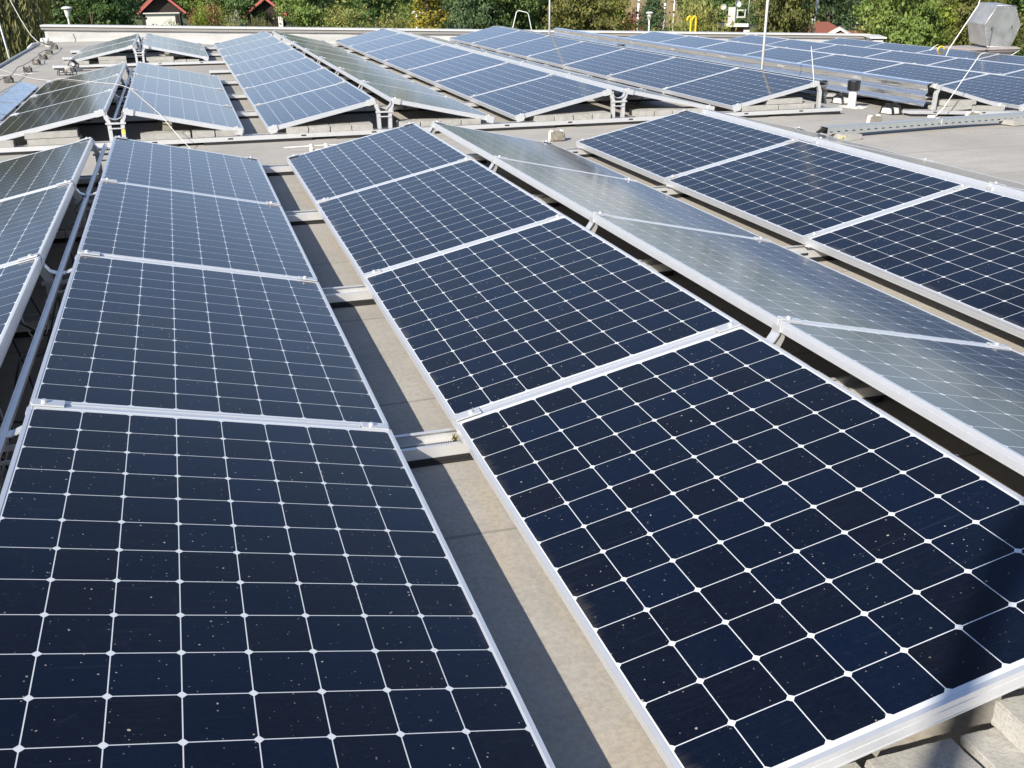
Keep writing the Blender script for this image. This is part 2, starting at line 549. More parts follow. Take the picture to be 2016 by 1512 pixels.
# ---------------------------------------------------------------- solar panels
def frame_mesh():
    prof = [(0, 0), (0, -.0125), (.0014, -.0130), (.0014, -.0150), (0, -.0155), (0, -.0345), (.0014, -.0350), (.0014, -.0365), (0, -.0370),
            (0, -.040), (.030, -.040), (.030, -.0382), (.0030, -.0382), (.0030, -.008), (.0110, -.0080), (.0110, 0)]
    bm = bmesh.new()
    hw, hl = PW / 2, PL / 2
    rings = []
    for s, z in prof:
        rings.append([bm.verts.new((x, y, z)) for x, y in ((-hw + s, -hl + s), (hw - s, -hl + s), (hw - s, hl - s), (-hw + s, hl - s))])
    n = len(prof)
    for i in range(n):
        a, b = rings[i], rings[(i + 1) % n]
        for k in range(4):
            bm.faces.new((a[k], a[(k + 1) % 4], b[(k + 1) % 4], b[k]))
    bmesh.ops.recalc_face_normals(bm, faces=bm.faces)
    me = bpy.data.meshes.new("frame")
    bm.to_mesh(me); bm.free()
    me.materials.append(M['frame'])
    return me

def laminate_mesh():
    bm = bmesh.new()
    uvl = bm.loops.layers.uv.new("UVMap")
    hw, hl = PW / 2 - 0.0112, PL / 2 - 0.0112
    for z, flip in ((-.0012, False), (-.0062, True)):
        vs = [bm.verts.new(c) for c in ((-hw, -hl, z), (hw, -hl, z), (hw, hl, z), (-hw, hl, z))]
        if flip: vs.reverse()
        f = bm.faces.new(vs)
        f.material_index = 1 if flip else 0
        for lp in f.loops:
            lp[uvl].uv = (lp.vert.co.x + PW / 2, lp.vert.co.y + PL / 2)
    me = bpy.data.meshes.new("glass")
    bm.to_mesh(me); bm.free()
    me.materials.append(M['glass']); me.materials.append(M['render'])
    return me

FRAME, GLASS = frame_mesh(), laminate_mesh()
JBOX = MB().box((0.36, 0.0, -0.022), (0.09, 0.12, 0.024)).mesh("junction_box", M['black'])
TILT = 0.2144
CX, HZ = PW * cos(TILT), PW * sin(TILT)
GV, GR = 0.2077, 0.1495
P2 = 2 * CX + GV + GR
Y1, Y2, Y3 = 0.0, 8.6566, 8.50

ORD = ["first", "second", "third", "fourth", "fifth", "sixth", "seventh", "eighth"]
def panel(xl, zl, xh, zh, yc, label):
    s = Vector((xh - xl, 0, zh - zl)).normalized()
    y = Vector((0, 1 if xh > xl else -1, 0))
    n = s.cross(y)
    e = empty("solar_module")
    jit = random.uniform(-0.0015, 0.0015)
    c = Vector(((xl + xh) / 2, yc, (zl + zh) / 2 + jit))
    e.matrix_world = Matrix.Translation(c) @ Matrix((s, y, n)).transposed().to_4x4() @ Matrix.Rotation(random.uniform(-0.0022, 0.0022), 4, 'Y') @ Matrix.Rotation(random.uniform(-0.0016, 0.0016), 4, 'X')
    tag(e, label, "solar panel", "solar panels on the flat roof")
    link("frame", FRAME, e)
    link("glass", GLASS, e)
    link("junction_box", JBOX, e)
    return e

random.seed(7)
far_off = lambda x: -0.05 * max(0.0, x - 7.2)
XH = 8.40
ROWS = [  # x low, x high, y start, which modules, z offset function, phrase
    (-GR - CX, -GR, Y1, range(0, 4), None, "front left-edge row sloping down to the left"),
    (CX, 0.0, Y1, range(0, 4), None, "front row left of the open walkway gap"),
    (CX + GV, 2 * CX + GV, Y1, range(0, 4), None, "front row just right of the walkway gap"),
    (P2 + CX, P2, Y1, range(0, 4), None, "grey sky-reflecting front row behind the cable ridge"),
    (P2 + CX + GV, 2 * P2 - GR, Y1, range(0, 4), None, "front row facing left beside the bare roof"),
    (2 * P2 + CX, 2 * P2, Y1, range(0, 4), None, "front edge-on row bordering the bare roof"),
    (-GR - CX, -GR, Y2, (0, 1, 2), None, "rear row under the white cord, left slope"),
    (CX, 0.0, Y2, (0, 1, 2), None, "rear row under the white cord, right slope"),
    (-GR - CX, -GR, Y2, (5, 6), None, "short left-sloping row beside the parapet corner"),
    (CX, 0.0, Y2, (5, 6), None, "short right-sloping row beside the parapet corner"),
    (CX + GV, 2 * CX + GV, Y2, range(7), None, "long rear row rising to the double posts, pale blue"),
    (P2 + CX, P2, Y2, range(7), None, "long grey-green rear row sloping away from the double posts"),
    (P2 + CX + GV, 2 * P2 - GR, Y2, range(7), None, "long rear row with its ridge before the yellow tree"),
    (2 * P2 + CX, 2 * P2, Y2, range(7), None, "rear edge-on row behind the pale metal ridge strip"),
    (2 * P2 + CX + GV, 3 * P2 - GR, Y2, range(7), None, "long rear row in front of the white masts"),
    (XH + CX, XH, Y3, range(7), far_off, "hidden row behind the mirror metal deflector"),
    (XH + CX + GV, XH + P2 - GR, Y3, range(7), far_off, "far right row nearest the mirror metal deflector"),
    (XH + P2 + CX, XH + P2, Y3, range(1, 7), far_off, "far right row tilted away, between blue rows"),
    (XH + P2 + CX + GV, XH + 2 * P2 - GR, Y3, range(1, 7), far_off, "middle blue row of the far right array"),
    (XH + 2 * P2 + CX, XH + 2 * P2, Y3, range(2, 7), far_off, "far right row tilted away, before the outermost row"),
    (XH + 2 * P2 + CX + GV, XH + 3 * P2 - GR, Y3, range(2, 7), far_off, "outermost blue row before the hexagonal hood"),
]
for xl, xh, y0, ks, zf, ph in ROWS:
    zl, zh = 0.0, HZ
    if zf: zl, zh = zf(xl), HZ + zf(xh)
    ks = list(ks)
    for i, k in enumerate(ks):
        where = "nearest" if i == 0 else ("farthest" if i == len(ks) - 1 else ORD[i])
        panel(xl, zl, xh, zh, y0 + (k + 0.5) * PITCHY, "%s panel of the %s" % (where, ph))

# ---------------------------------------------------------------- mounting rails with posts and clamps
POST = MB()
for sx in (-1, 1):
    pts = [(sx * 0.034, -0.058), (sx * 0.078, -0.058), (sx * 0.078, 0.090), (sx * 0.098, 0.150), (sx * 0.098, 0.178), (sx * 0.062, 0.178), (sx * 0.060, 0.155), (sx * 0.034, 0.095)]
POST_L = MB().strip([(-0.052, -0.057), (-0.056, 0.115), (-0.076, 0.158), (-0.078, 0.176)], (-0.020, 0.020), 0.033, 1)
POST_L = POST_L.mesh("support_post", M['alu'])
POST_R = MB().strip([(0.052, -0.057), (0.056, 0.115), (0.076, 0.158), (0.078, 0.176)], (-0.020, 0.020), 0.033, 1).mesh("support_post", M['alu'])
U_BR = MB().strip([(-0.066, 0.205), (-0.064, 0.176), (-0.046, 0.150), (-0.016, 0.138), (0.016, 0.138), (0.046, 0.150), (0.064, 0.176), (0.066, 0.205)], (-0.030, 0.018), 0.004, 1).mesh("ridge_bracket", M['frame'])
CROSS = MB().box((0, -0.026, 0.104), (0.17, 0.010, 0.016)).box((0, -0.026, 0.060), (0.13, 0.008, 0.010)).mesh("cross_tie", M['alu'])
STICK = MB().box((0.058, -0.0235, 0.03), (0.026, 0.002, 0.05)).mesh("warning_sticker", M['label'])

def clamp_mesh(end=0):
    """clamp across a joint between two modules; local x along the slope, z normal"""
    b = MB()
    b.box((0, 0, 0.0045), (0.085, 0.044, 0.005), bevel=0.0012)
    b.box((0, 0, -0.020), (0.075, 0.016, 0.043))
    b.lathe([(0.0085, 0.007), (0.0085, 0.013), (0.006, 0.015)], (0.012, 0, 0), 10)
    if end:
        b.box((0, end * 0.018, -0.021), (0.080, 0.010, 0.046), bevel=0.001)
    return b.mesh("panel_clamp", M['alu'])
CLAMP = {0: clamp_mesh(0), -1: clamp_mesh(-1), 1: clamp_mesh(1)}
BAR = MB().box((0, 0, -0.016), (PW - 0.19, 0.0165, 0.028)).mesh("joint_bar", M['frame'])
LOWB = MB().box((0.0, 0, -0.049), (0.065, 0.055, 0.017)).mesh("edge_bracket", M['alu'])

def channel_mesh(L):
    b = MB()
    b.box2((0, -0.060, -0.094), (L, 0.060, -0.0905))
    for s in (-1, 1):
        b.box2((0, s * 0.062, -0.094), (L, s * 0.0585, -0.056))
        b.box2((0, s * 0.0585, -0.0585), (L, s * 0.046, -0.056))
    nf = len(b.bm.faces)
    for i in range(int(L / 0.66)):
        b.box((0.33 + i * 0.66, -0.0632, -0.0725), (0.045, 0.003, 0.012))
    b.bm.faces.ensure_lookup_table()
    for f in b.bm.faces[nf:]: f.material_index = 1
    me = b.mesh("channel", M['alu'])
    me.materials.append(M['rubber'])
    return me

def rail(x0, x1, y, joints, ridges, label, slope=0.0, first=False, last=False, sticker=False, pads=True, chan=0.0):
    """joints: (xlow, xhigh, zlow, zhigh, end flag); ridges: (x, z, sides)"""
    e = empty("mounting_rail", (x0, y, 0))
    tag(e, label, "mounting rail", "aluminium rails across the roof")
    L = x1 - x0
    ang = math.atan(slope)
    zbase = far_off(x0) if slope else 0.0
    ch = link("channel", channel_mesh(L), e, (0, chan, zbase), (0, ang, 0))
    if pads:
        ph = 0.65 if not slope else 0.30
        xa = x0 + 0.02
        c0 = math.floor((xa - ph) / 1.2)
        for q in range(c0, c0 + 16):
            a, b_ = max(xa, ph + q * 1.2), min(x1 - 0.02, ph + q * 1.2 + 0.98)
            if b_ - a < 0.15: continue
            pb = MB().box2((a - x0, -0.068, -0.119), (b_ - x0, 0.068, -0.108)).box2((a - x0 + .004, -0.064, -0.1078), (b_ - x0 - .004, 0.064, -0.0942))
            link("rubber_pad", pb.mesh("rubber_pad", M['rubber']), e, (0, chan, zbase), (0, ang, 0))
    for xl, xh, zl, zh, end in joints:
        s = Vector((xh - xl, 0, zh - zl)).normalized()
        yv = Vector((0, 1 if xh > xl else -1, 0))
        n = s.cross(yv)
        R = Matrix((s, yv, n)).transposed().to_4x4()
        mid = Vector(((xl + xh) / 2, 0, (zl + zh) / 2)) - Vector((x0, 0, 0))
        def put(name, me, off):
            o = link(name, me, e)
            o.matrix_local = Matrix.Translation(mid + s * off) @ R
            return o
        ee = end * (1 if xh > xl else -1)
        if not end: put("joint_bar", BAR, 0)
        put("panel_clamp", CLAMP[ee], -PW / 2 + 0.05)
        put("panel_clamp", CLAMP[ee], PW / 2 - 0.05)
        put("edge_bracket", LOWB, -PW / 2 + 0.045)
    for x, z, sides in ridges:
        for sgn, me in ((-1, POST_L), (1, POST_R)):
            if sgn in sides:
                po = link("support_post", me, e, (x - x0, 0, z))
                if sticker and sgn == 1 and x < 0.5: link("warning_sticker", STICK, po)
        if len(sides) == 2:
            link("ridge_bracket", U_BR, e, (x - x0, 0, z))
            link("cross_tie", CROSS, e, (x - x0, 0, z))
    return e

RA = ["at the very front", "first crossing of the walkway gap", "second crossing of the walkway gap", "third crossing of the walkway gap", "at the rear end of the front array"]
for k in range(5):
    end = -1 if k == 0 else (1 if k == 4 else 0)
    js = [(r[0], r[1], 0.0, HZ, end) for r in ROWS[:6]]
    rd = [(-GR / 2, 0, (-1, 1)), (P2 - GR / 2, 0, (-1, 1)), (2 * P2 - GR / 2, 0, (-1, 1))]
    rail(-1.35, 5.95, Y1 + k * PITCHY + (0.02 if k == 0 else (-0.02 if k == 4 else 0)), js, rd, "aluminium channel rail under the front panels, %s" % RA[k], chan=(-0.065 if k == 0 else 0.0))
RB = ["along the open front of the rear array", "second from the front of the rear array", "third from the front of the rear array", "at the back of the panels under the white cord",
      "fifth, crossing only the bare patch edge of the rear array", "under the front of the short pair by the parapet", "under the middle of the short pair by the parapet", "at the far end beside the parapet"]
for k in range(8):
    end = -1 if k == 0 else (1 if k == 7 else 0)
    js, rd = [], []
    left = k != 4
    for i in (6, 7):
        if left: js.append((ROWS[i][0], ROWS[i][1], 0, HZ, {0: -1, 3: 1, 5: -1, 7: 1}.get(k, 0)))
    for i in range(10, 15): js.append((ROWS[i][0], ROWS[i][1], 0, HZ, end))
    if left: rd.append((-GR / 2, 0, (-1, 1)))
    rd += [(P2 - GR / 2, 0, (-1, 1)), (2 * P2 - GR / 2, 0, (-1, 1)), (3 * P2 - GR / 2, 0, (-1,))]
    rail(-1.42 if left else 0.95, 7.34, Y2 + k * PITCHY + (0.02 if end < 0 else (-0.02 if end > 0 else 0)), js, rd, "aluminium rail %s" % RB[k], sticker=(k == 0))
for k in range(8):
    end = -1 if k == 0 else (1 if k == 7 else 0)
    js, rd = [], []
    for i in range(15, 21):
        r = ROWS[i]
        ks = list(r[3])
        if k < ks[0] or k > ks[-1] + 1: continue
        en = -1 if k == ks[0] else (1 if k == ks[-1] + 1 else 0)
        js.append((r[0], r[1], far_off(r[0]), HZ + far_off(r[1]), en))
    rd.append((XH + GR / 2 - 0.08, far_off(XH), (1,)))
    for q in (1, 2): 
        if k >= q: rd.append((XH + q * P2 - GR / 2, far_off(XH + q * P2), (-1, 1)))
    x1 = XH + 3 * P2 + 0.1 if k >= 2 else (XH + 2 * P2 - 0.1 if k == 1 else XH + P2 + 0.1)
    rail(8.10, x1, Y3 + k * PITCHY + (0.02 if end < 0 else 0), js, rd, "sloping rail of the far right array, %s from its front" % ORD[k], slope=0.05)

# black cable comb lying in the first open rail of the gap
b = MB()
for i in range(24):
    b.box((1.05 + i * 0.0078, PITCHY - 0.036, -0.080), (0.004, 0.030, 0.036))
b.box((1.14, PITCHY - 0.036, -0.0985), (0.19, 0.032, 0.006))
tag(b.build("cable_comb", M['rubber']), "black ribbed rubber strip lying in the nearest open rail", "rubber strip")
# cable trays along the two left ridges
def ridge_bar(y0, y1, label):
    b = MB()
    b.box2((-0.090, y0, 0.1415), (-0.070, y1, 0.1440))
    b.box2((-0.0725, y0, 0.130), (-0.070, y1, 0.1415))
    b.box2((-0.090, y0, 0.1440), (-0.0875, y1, 0.150))
    tag(b.build("cable_tray", M['frame']), label, "cable tray", "metal bars along the ridges")
ridge_bar(-0.1, 7.2, "narrow metal bar running along the front left ridge over black cables")
ridge_bar(8.62, 13.95, "narrow metal bar along the ridge under the white cord")
ridge_bar(17.35, 20.95, "short metal bar along the ridge beside the parapet corner")

# cables hanging in the ridges
CG = "black cables hanging in the panel ridges"
def cable(pts, r, label, m='cable'):
    P = [Vector(p) for p in pts]
    out = []
    for i in range(len(P) - 1):
        a, b_, c_, d_ = P[max(i - 1, 0)], P[i], P[i + 1], P[min(i + 2, len(P) - 1)]
        for s in range(6):
            t = s / 6
            out.append(0.5 * ((2 * b_) + (-a + c_) * t + (2 * a - 5 * b_ + 4 * c_ - d_) * t * t + (-a + 3 * b_ - 3 * c_ + d_) * t ** 3))
    out.append(P[-1])
    return tag(MB().tube(out, r, 7).build("solar_cable", M[m]), label, "cable", CG)
rc = random.Random(11)
def loops(xc, y0, y1, n, amp):
    pts = []
    for i in range(n):
        y = y0 + (y1 - y0) * i / (n - 1)
        pts.append((xc + rc.uniform(-amp, amp), y + rc.uniform(-.05, .05), 0.10 + rc.uniform(-0.16, 0.05)))
    return pts
cable(loops(-0.12, 0.2, 3.4, 14, .05), .0035, "looped black cable low in the near part of the left ridge")
cable(loops(-0.15, 1.2, 3.4, 9, .07), .0035, "black cable sagging beside the near left ridge bar")
cable(loops(-0.10, 3.5, 6.9, 13, .05), .0035, "looped black cable in the rear half of the left ridge")
cable([(-.2, 1.5, .15), (-.17, 1.42, .05), (-.14, 1.6, -.02), (-.12, 1.95, .0), (-.15, 2.1, .10)], .003, "single pale loop of cable under the left-edge front row", 'rope')
cable([(-.2, 3.0, .15), (-.15, 2.95, .03), (-.12, 3.1, .0), (-.13, 3.3, .08)], .003, "small pale cable loop in the left ridge near the second bracket", 'rope')
cable(loops(P2 - GR / 2, 0.4, 2.2, 9, .04), .0035, "black cable bundle in the ridge before the grey reflecting row")
cable([(P2 - .06, .75, .17), (P2 - .08, .95, .13), (P2 - .05, 1.15, .16), (P2 - .08, 1.3, .11), (P2 - .04, 1.5, .05)], .004, "thick black cable surfacing between the two front ridges")
cable(loops(P2 - GR / 2, 2.4, 6.8, 15, .04), .0035, "black cable in the rear half of the central front ridge")
cable(loops(-.08, 8.9, 13.7, 16, .05), .0035, "tangled black cable in the ridge under the white cord")
cable(loops(P2 - .08, 8.9, 20, 26, .05), .0035, "long black cable in the ridge above the double posts")
cable([(4.86, 8.95, .15), (4.95, 8.9, .06), (5.06, 8.95, .03), (5.16, 9.0, .11)], .005, "black cable loop under the rear panel right of the second double post")
cable([(.25, 8.85, .12), (.32, 8.8, .06), (.45, 8.8, .05), (.52, 8.85, .09)], .005, "black cable loop under the rear panel behind the front ballast")

# ---------------------------------------------------------------- metal deflector sheets
DPROF = [(0.030, 0.004), (-0.030, 0.002), (-0.058, -0.012), (-0.062, -0.030), (-0.048, -0.062), (-0.046, -0.095), (-0.066, -0.118), (-0.070, -0.142), (-0.054, -0.165), (-0.050, -0.190), (-0.066, -0.222), (-0.070, -0.248)]
def smooth_prof(pr):
    out = []
    P = [Vector(p) for p in pr]
    for i in range(len(P) - 1):
        a, b_, c_, d_ = P[max(i - 1, 0)], P[i], P[i + 1], P[min(i + 2, len(P) - 1)]
        for s in range(4):
            t = s / 4
            out.append(0.5 * ((2 * b_) + (-a + c_) * t + (2 * a - 5 * b_ + 4 * c_ - d_) * t * t + (-a + 3 * b_ - 3 * c_ + d_) * t ** 3))
    out.append(P[-1])
    return [tuple(p) for p in out]
DP = smooth_prof(DPROF)
dmesh = MB().strip(DP, (0.004, PITCHY + 0.012), 0.0016, 1).mesh("wind_deflector", M['sheet'])
for pl in dmesh.polygons: pl.use_smooth = False
for i in range(7):
    o = link("wind_deflector", dmesh, None, (XH - 0.002 - 0.002 * (i % 2), Y3 + 0.03 + i * PITCHY, HZ + far_off(XH) + 0.003 - 0.0016 * i % 0.003), (0, rad([0.4, -0.8, 1.0, -0.3, 0.8, -1.2, 0.2][i]), rad([0.0, 0.12, -0.1, 0.1, -0.12, 0.08, 0][i])))
    tag(o, "mirror-bright folded metal sheet, %s from the front of the deflector wall" % ORD[i], "wind deflector", "mirror metal deflector sheets")
DPM = [(-x, z) for x, z in DP]
dm2 = MB().strip(DPM, (0.0, PITCHY + 0.006), 0.0016, 1).mesh("wind_deflector", M['sheet'])
for i in range(7):
    o = link("wind_deflector", dm2, None, (3 * P2 - GR + 0.06, Y2 + 0.03 + i * PITCHY, HZ + 0.002), (0, 0, 0))
    tag(o, "folded metal sheet behind the masts row, %s from its front" % ORD[i], "wind deflector", "metal sheets behind the masts row")
# flat bright sheets at the left edge of the left rear row
def lsheet(y0, y1, label):
    b = MB().strip([(-1.283, -0.080), (-1.280, -0.052), (-1.300, -0.048), (-1.500, 0.004), (-1.520, 0.006), (-1.524, -0.10)], (y0, y1), 0.002, 1)
    tag(b.build("cover_sheet", M['sheet']), label, "metal sheet", "flat sheets at the left roof edge")
lsheet(10.95, 14.05, "long bright flat metal sheet beside the row under the white cord")
lsheet(8.8, 10.92, "nearer bright metal sheet cut by the left picture edge")

# ---------------------------------------------------------------- ballast pavers
def paver_mesh(seed, dx, dy, dz):
    rp = random.Random(seed)
    bm = bmesh.new()
    bmesh.ops.create_cube(bm, size=1.0, matrix=Matrix.Diagonal((dx, dy, dz, 1)))
    bmesh.ops.bevel(bm, geom=list(bm.edges), offset=0.0035, segments=2, affect='EDGES')
    bmesh.ops.subdivide_edges(bm, edges=[e for e in bm.edges if e.calc_length() > 0.03], cuts=9, use_grid_fill=True)
    from mathutils import noise
    for v in bm.verts:
        p = v.co * 45 + Vector((seed * 7.1, 0, 0))
        edge = (abs(v.co.x) > dx / 2 - 0.006) + (abs(v.co.y) > dy / 2 - 0.006) + (abs(v.co.z) > dz / 2 - 0.006)
        v.co += v.co.normalized() * noise.noise(p) * (0.0022 if edge >= 2 else 0.0004)
    me = bpy.data.meshes.new("concrete_paver")
    bm.to_mesh(me); bm.free()
    me.materials.append(M['paver'])
    return me
PAV = [paver_mesh(i, 0.196, 0.198, 0.058) for i in range(4)]
PAVL = [paver_mesh(10 + i, 0.43, 0.215, 0.056) for i in range(2)]
PG = "concrete ballast pavers on the rails"
pr = random.Random(5)
def paver(x, y, z, label, big=False, rz=0.0):
    me = pr.choice(PAVL if big else PAV)
    o = link("concrete_paver", me, None, (x, y, z), (0, 0, rz + pr.uniform(-.012, .012) + (PI if pr.random() < .5 else 0)))
    return tag(o, label, "paver", PG)
# foreground, at the lower right corner
for i, x in enumerate((1.48, 1.695, 1.910, 2.125)):
    paver(x, -0.042, -0.058, "concrete paver at the lower right corner, %s from the left" % ORD[i])
paver(1.985, -0.036, 0.001, "half-shaded concrete paver stacked on top at the lower right corner")
yq = Y2 + 0.075
for i in range(4): paver(1.50 + i * 0.203, yq, -0.030, "%s from left of the four pavers left of the first double post" % ORD[i])
for i in range(4): paver(2.57 + i * 0.203, yq + .02, -0.030, "%s from left of the four pavers right of the first double post" % ORD[i])
for i in range(4): paver(3.93 + i * 0.203, yq, -0.030, "%s from left of the four pavers left of the second double post" % ORD[i])
for i in range(4): paver(5.02 + i * 0.203, yq, -0.030, "%s from left of the pavers right of the second double post" % ORD[i])
paver(6.36, yq + .03, -0.031, "large pale paver low under the end of the masts row", True)
paver(6.80, yq + .03, -0.031, "large pale paver beneath the stacked one at the masts row end", True)
paver(6.66, yq + .05, 0.027, "large pale paver stacked uppermost at the masts row end", True, 0.04)
paver(-0.60, yq + .02, -0.031, "large paver at the bottom of the stack under the cord row", True)
paver(-0.62, yq + .04, 0.027, "large paver on top of the stack under the cord row", True, 0.05)
for i in range(3): paver(-1.02 + i * -0.2, yq, -0.030, "%s of the small pavers left of the cord row stack, counting leftwards" % ORD[i])
paver(0.33, yq + .02, -0.031, "single large paver right of the cord row post", True, 0.02)
for i in range(2): paver(0.66 + i * 0.203, yq + .02, -0.030, "%s small paver between the large one and the panel corner" % ORD[i])
y5 = Y2 + 5 * PITCHY + 0.09
paver(-0.50, y5, -0.031, "lower large paver under the short row by the parapet", True)
paver(-0.50, y5 + .01, 0.027, "upper large paver under the short row by the parapet", True)
for i in range(2): paver(-0.96 - i * 0.203, y5, -0.03, "%s small paver left of the stack by the parapet" % ORD[i])
paver(0.24, y5, 0.0, "raised paver right of the far ridge post by the parapet", True)
for i in range(4): paver(0.15 + i * 0.203, y5 - .02, -0.055, "%s from left of the low pavers by the parapet" % ORD[i])
zh = far_off(8.8)
for i in range(2): paver(8.72 + i * .44, Y3 + .09, -0.031 + far_off(8.72 + i * .44), "%s large paver under the far right array front" % ("left" if i == 0 else "right"), True).rotation_euler[1] = 0.05
paver(8.78, Y3 + .10, 0.027 + zh, "large paver stacked on top under the far right array", True, 0.03)

# ---------------------------------------------------------------- things standing on the bare roof
def vent(x, y, h, label):
    z = roof_z(x, y)
    e = empty("vent_pipe", (x, y, z))
    tag(e, label, "vent pipe", "roof vents with black caps")
    MB().lathe([(.046, 0), (.046, h)], n=20).build("pipe", M['white'], e)
    MB().lathe([(.066, h), (.070, h + .01), (.072, h + .100), (.066, h + .112)], n=22).build("cap", M['black'], e)
    b = MB()
    rr = random.Random(3)
    pts = [(r_ * cos(a), r_ * sin(a)) for a, r_ in ((k * PI / 12, .15 + rr.uniform(-.03, .05)) for k in range(24))]
    b.prism(pts, 2, 0.002, 0.008)
    b.build("flange", M['white'], e)
vent(7.93, 9.29, .19, "white vent pipe with a black cap before the mirror deflector")
vent(7.62, 15.4, .20, "distant vent with only its black cap showing over the masts row")

def saddle(x, y, rz, label):
    z = roof_z(x, y)
    e = empty("roof_saddle", (x, y, z), (0, 0, rz))
    tag(e, label, "saddle block", "white saddles with black clips")
    MB().prism([(-.075, 0.012), (.075, 0.012), (.058, .066), (-.058, .066)], 0, -.07, .07).build("body", M['white'], e)
    MB().box((0, 0, .006), (.18, .19, .012), bevel=.002).build("foot", M['black'], e)
    for s in (-1, 1):
        MB().strip([(-.084, .008), (-.066, .075), (-.03, .092), (.03, .092), (.066, .075), (.084, .008)], (s * .062 - .012, s * .062 + .012), .016, 0).box((s * .062, 0, .105), (.03, .05, .028)).build("clip", M['black'], e)
saddle(8.0, 8.66, 0.25, "black and white saddle block at the mirror deflector's near end")
saddle(8.045, 9.66, 0.2, "black and white saddle block behind the white vent pipe")

def block_mesh(seed, m):
    rp = random.Random(seed)
    bm = bmesh.new()
    bmesh.ops.create_cube(bm, size=1.0, matrix=Matrix.Diagonal((.145, .115, .085, 1)))
    for v in bm.verts:
        if v.co.z > 0: v.co.x *= .88; v.co.y *= .85
    bmesh.ops.bevel(bm, geom=list(bm.edges), offset=.012, segments=2, affect='EDGES')
    bmesh.ops.subdivide_edges(bm, edges=list(bm.edges), cuts=2, use_grid_fill=True)
    for v in bm.verts: v.co += Vector((rp.uniform(-1, 1), rp.uniform(-1, 1), rp.uniform(-1, 1))) * .0022 + Vector((0, 0, 0))
    for v in bm.verts: v.co.z += .0425
    me = bpy.data.meshes.new("stone")
    bm.to_mesh(me); bm.free(); me.materials.append(m)
    return me
BL = [block_mesh(i, M['block']) for i in range(3)]
BLD = [block_mesh(i + 9, M['blockd']) for i in range(3)]
CLIPM = MB().box((-.05, 0, .090), (.014, .05, .016)).box((.05, 0, .090), (.014, .05, .016)).strip([(-.075, .0), (-.066, .086), (-.04, .092)], (-.02, .02), .006, 1).mesh("clip", M['white'])
CLIPD = MB().box((-.05, 0, .090), (.020, .06, .024)).box((.05, 0, .092), (.018, .05, .030)).box((.074, 0, .04), (.014, .09, .08)).mesh("clip", M['black'])
def cblock(x, y, rz, label, dark=False, group="concrete wire holders"):
    e = empty("wire_holder", (x, y, roof_z(x, y)), (0, 0, rz))
    if dark: e.scale = (.85, .85, .85)
    tag(e, label, "wire holder", group)
    link("stone", random.choice(BLD if dark else BL), e)
    link("clip", CLIPD if dark else CLIPM, e)
cblock(3.765, 7.83, .06, "rough concrete wire holder on the aisle beside the grey row")
cblock(7.13, 7.76, .1, "rough concrete wire holder behind the perforated tray, left one")
cblock(8.62, 8.10, -.05, "rough concrete wire holder behind the perforated tray, right one")
for i, (x, y) in enumerate([(-1.82, 13.4), (-1.82, 15.34), (-1.76, 17.04), (-1.785, 18.52), (-1.79, 19.64), (-1.81, 20.9), (-1.84, 22.33)]):
    cblock(x, y, rc.uniform(-.3, .3), "dark wire holder at the left roof edge, %s from the near end" % ORD[i], True, "dark wire holders in a line at the left edge")
cblock(-2.06, 23.7, .4, "pale wire holder at the roof corner beside the white box")
cblock(1.45, 23.1, .2, "dark wire holder at the foot of the parapet behind the short row", True)
pts = [(-1.83 + .03 * sin(i * 1.3), 9 + i * .6, -.030 + .012 * sin(i * 2.1)) for i in range(24)]
tag(MB().tube(pts, .005, 6).build("conductor_wire", M['cable']), "dark wire threaded through the holders at the left roof edge", "wire")
pts = [(1.3 + i * .4, 7.93 - .02 * i * .4 + .01 * sin(i * 1.7), -.07 + .008 * sin(i * 2.3)) for i in range(5)]
tag(MB().tube(pts, .004, 6).build("conductor_wire", M['rope']), "short pale wire on the aisle behind the central front row", "wire")
b = MB().box((1.53, 7.92, -.085), (.02, .06, .07)).box((1.66, 7.92, -.085), (.02, .06, .07)).box((1.595, 7.92, -.10), (.14, .02, .012))
tag(b.build("wire_clip", M['white']), "small white double clip on the aisle behind the central front row", "clip")
b = MB().box((.40, 7.9, -.1), (.10, .08, .04), bevel=.01).box((.47, 7.9, -.085), (.03, .06, .06), bevel=.006)
tag(b.build("wire_clip", M['black']), "small dark clip on the aisle behind the left front row", "clip")

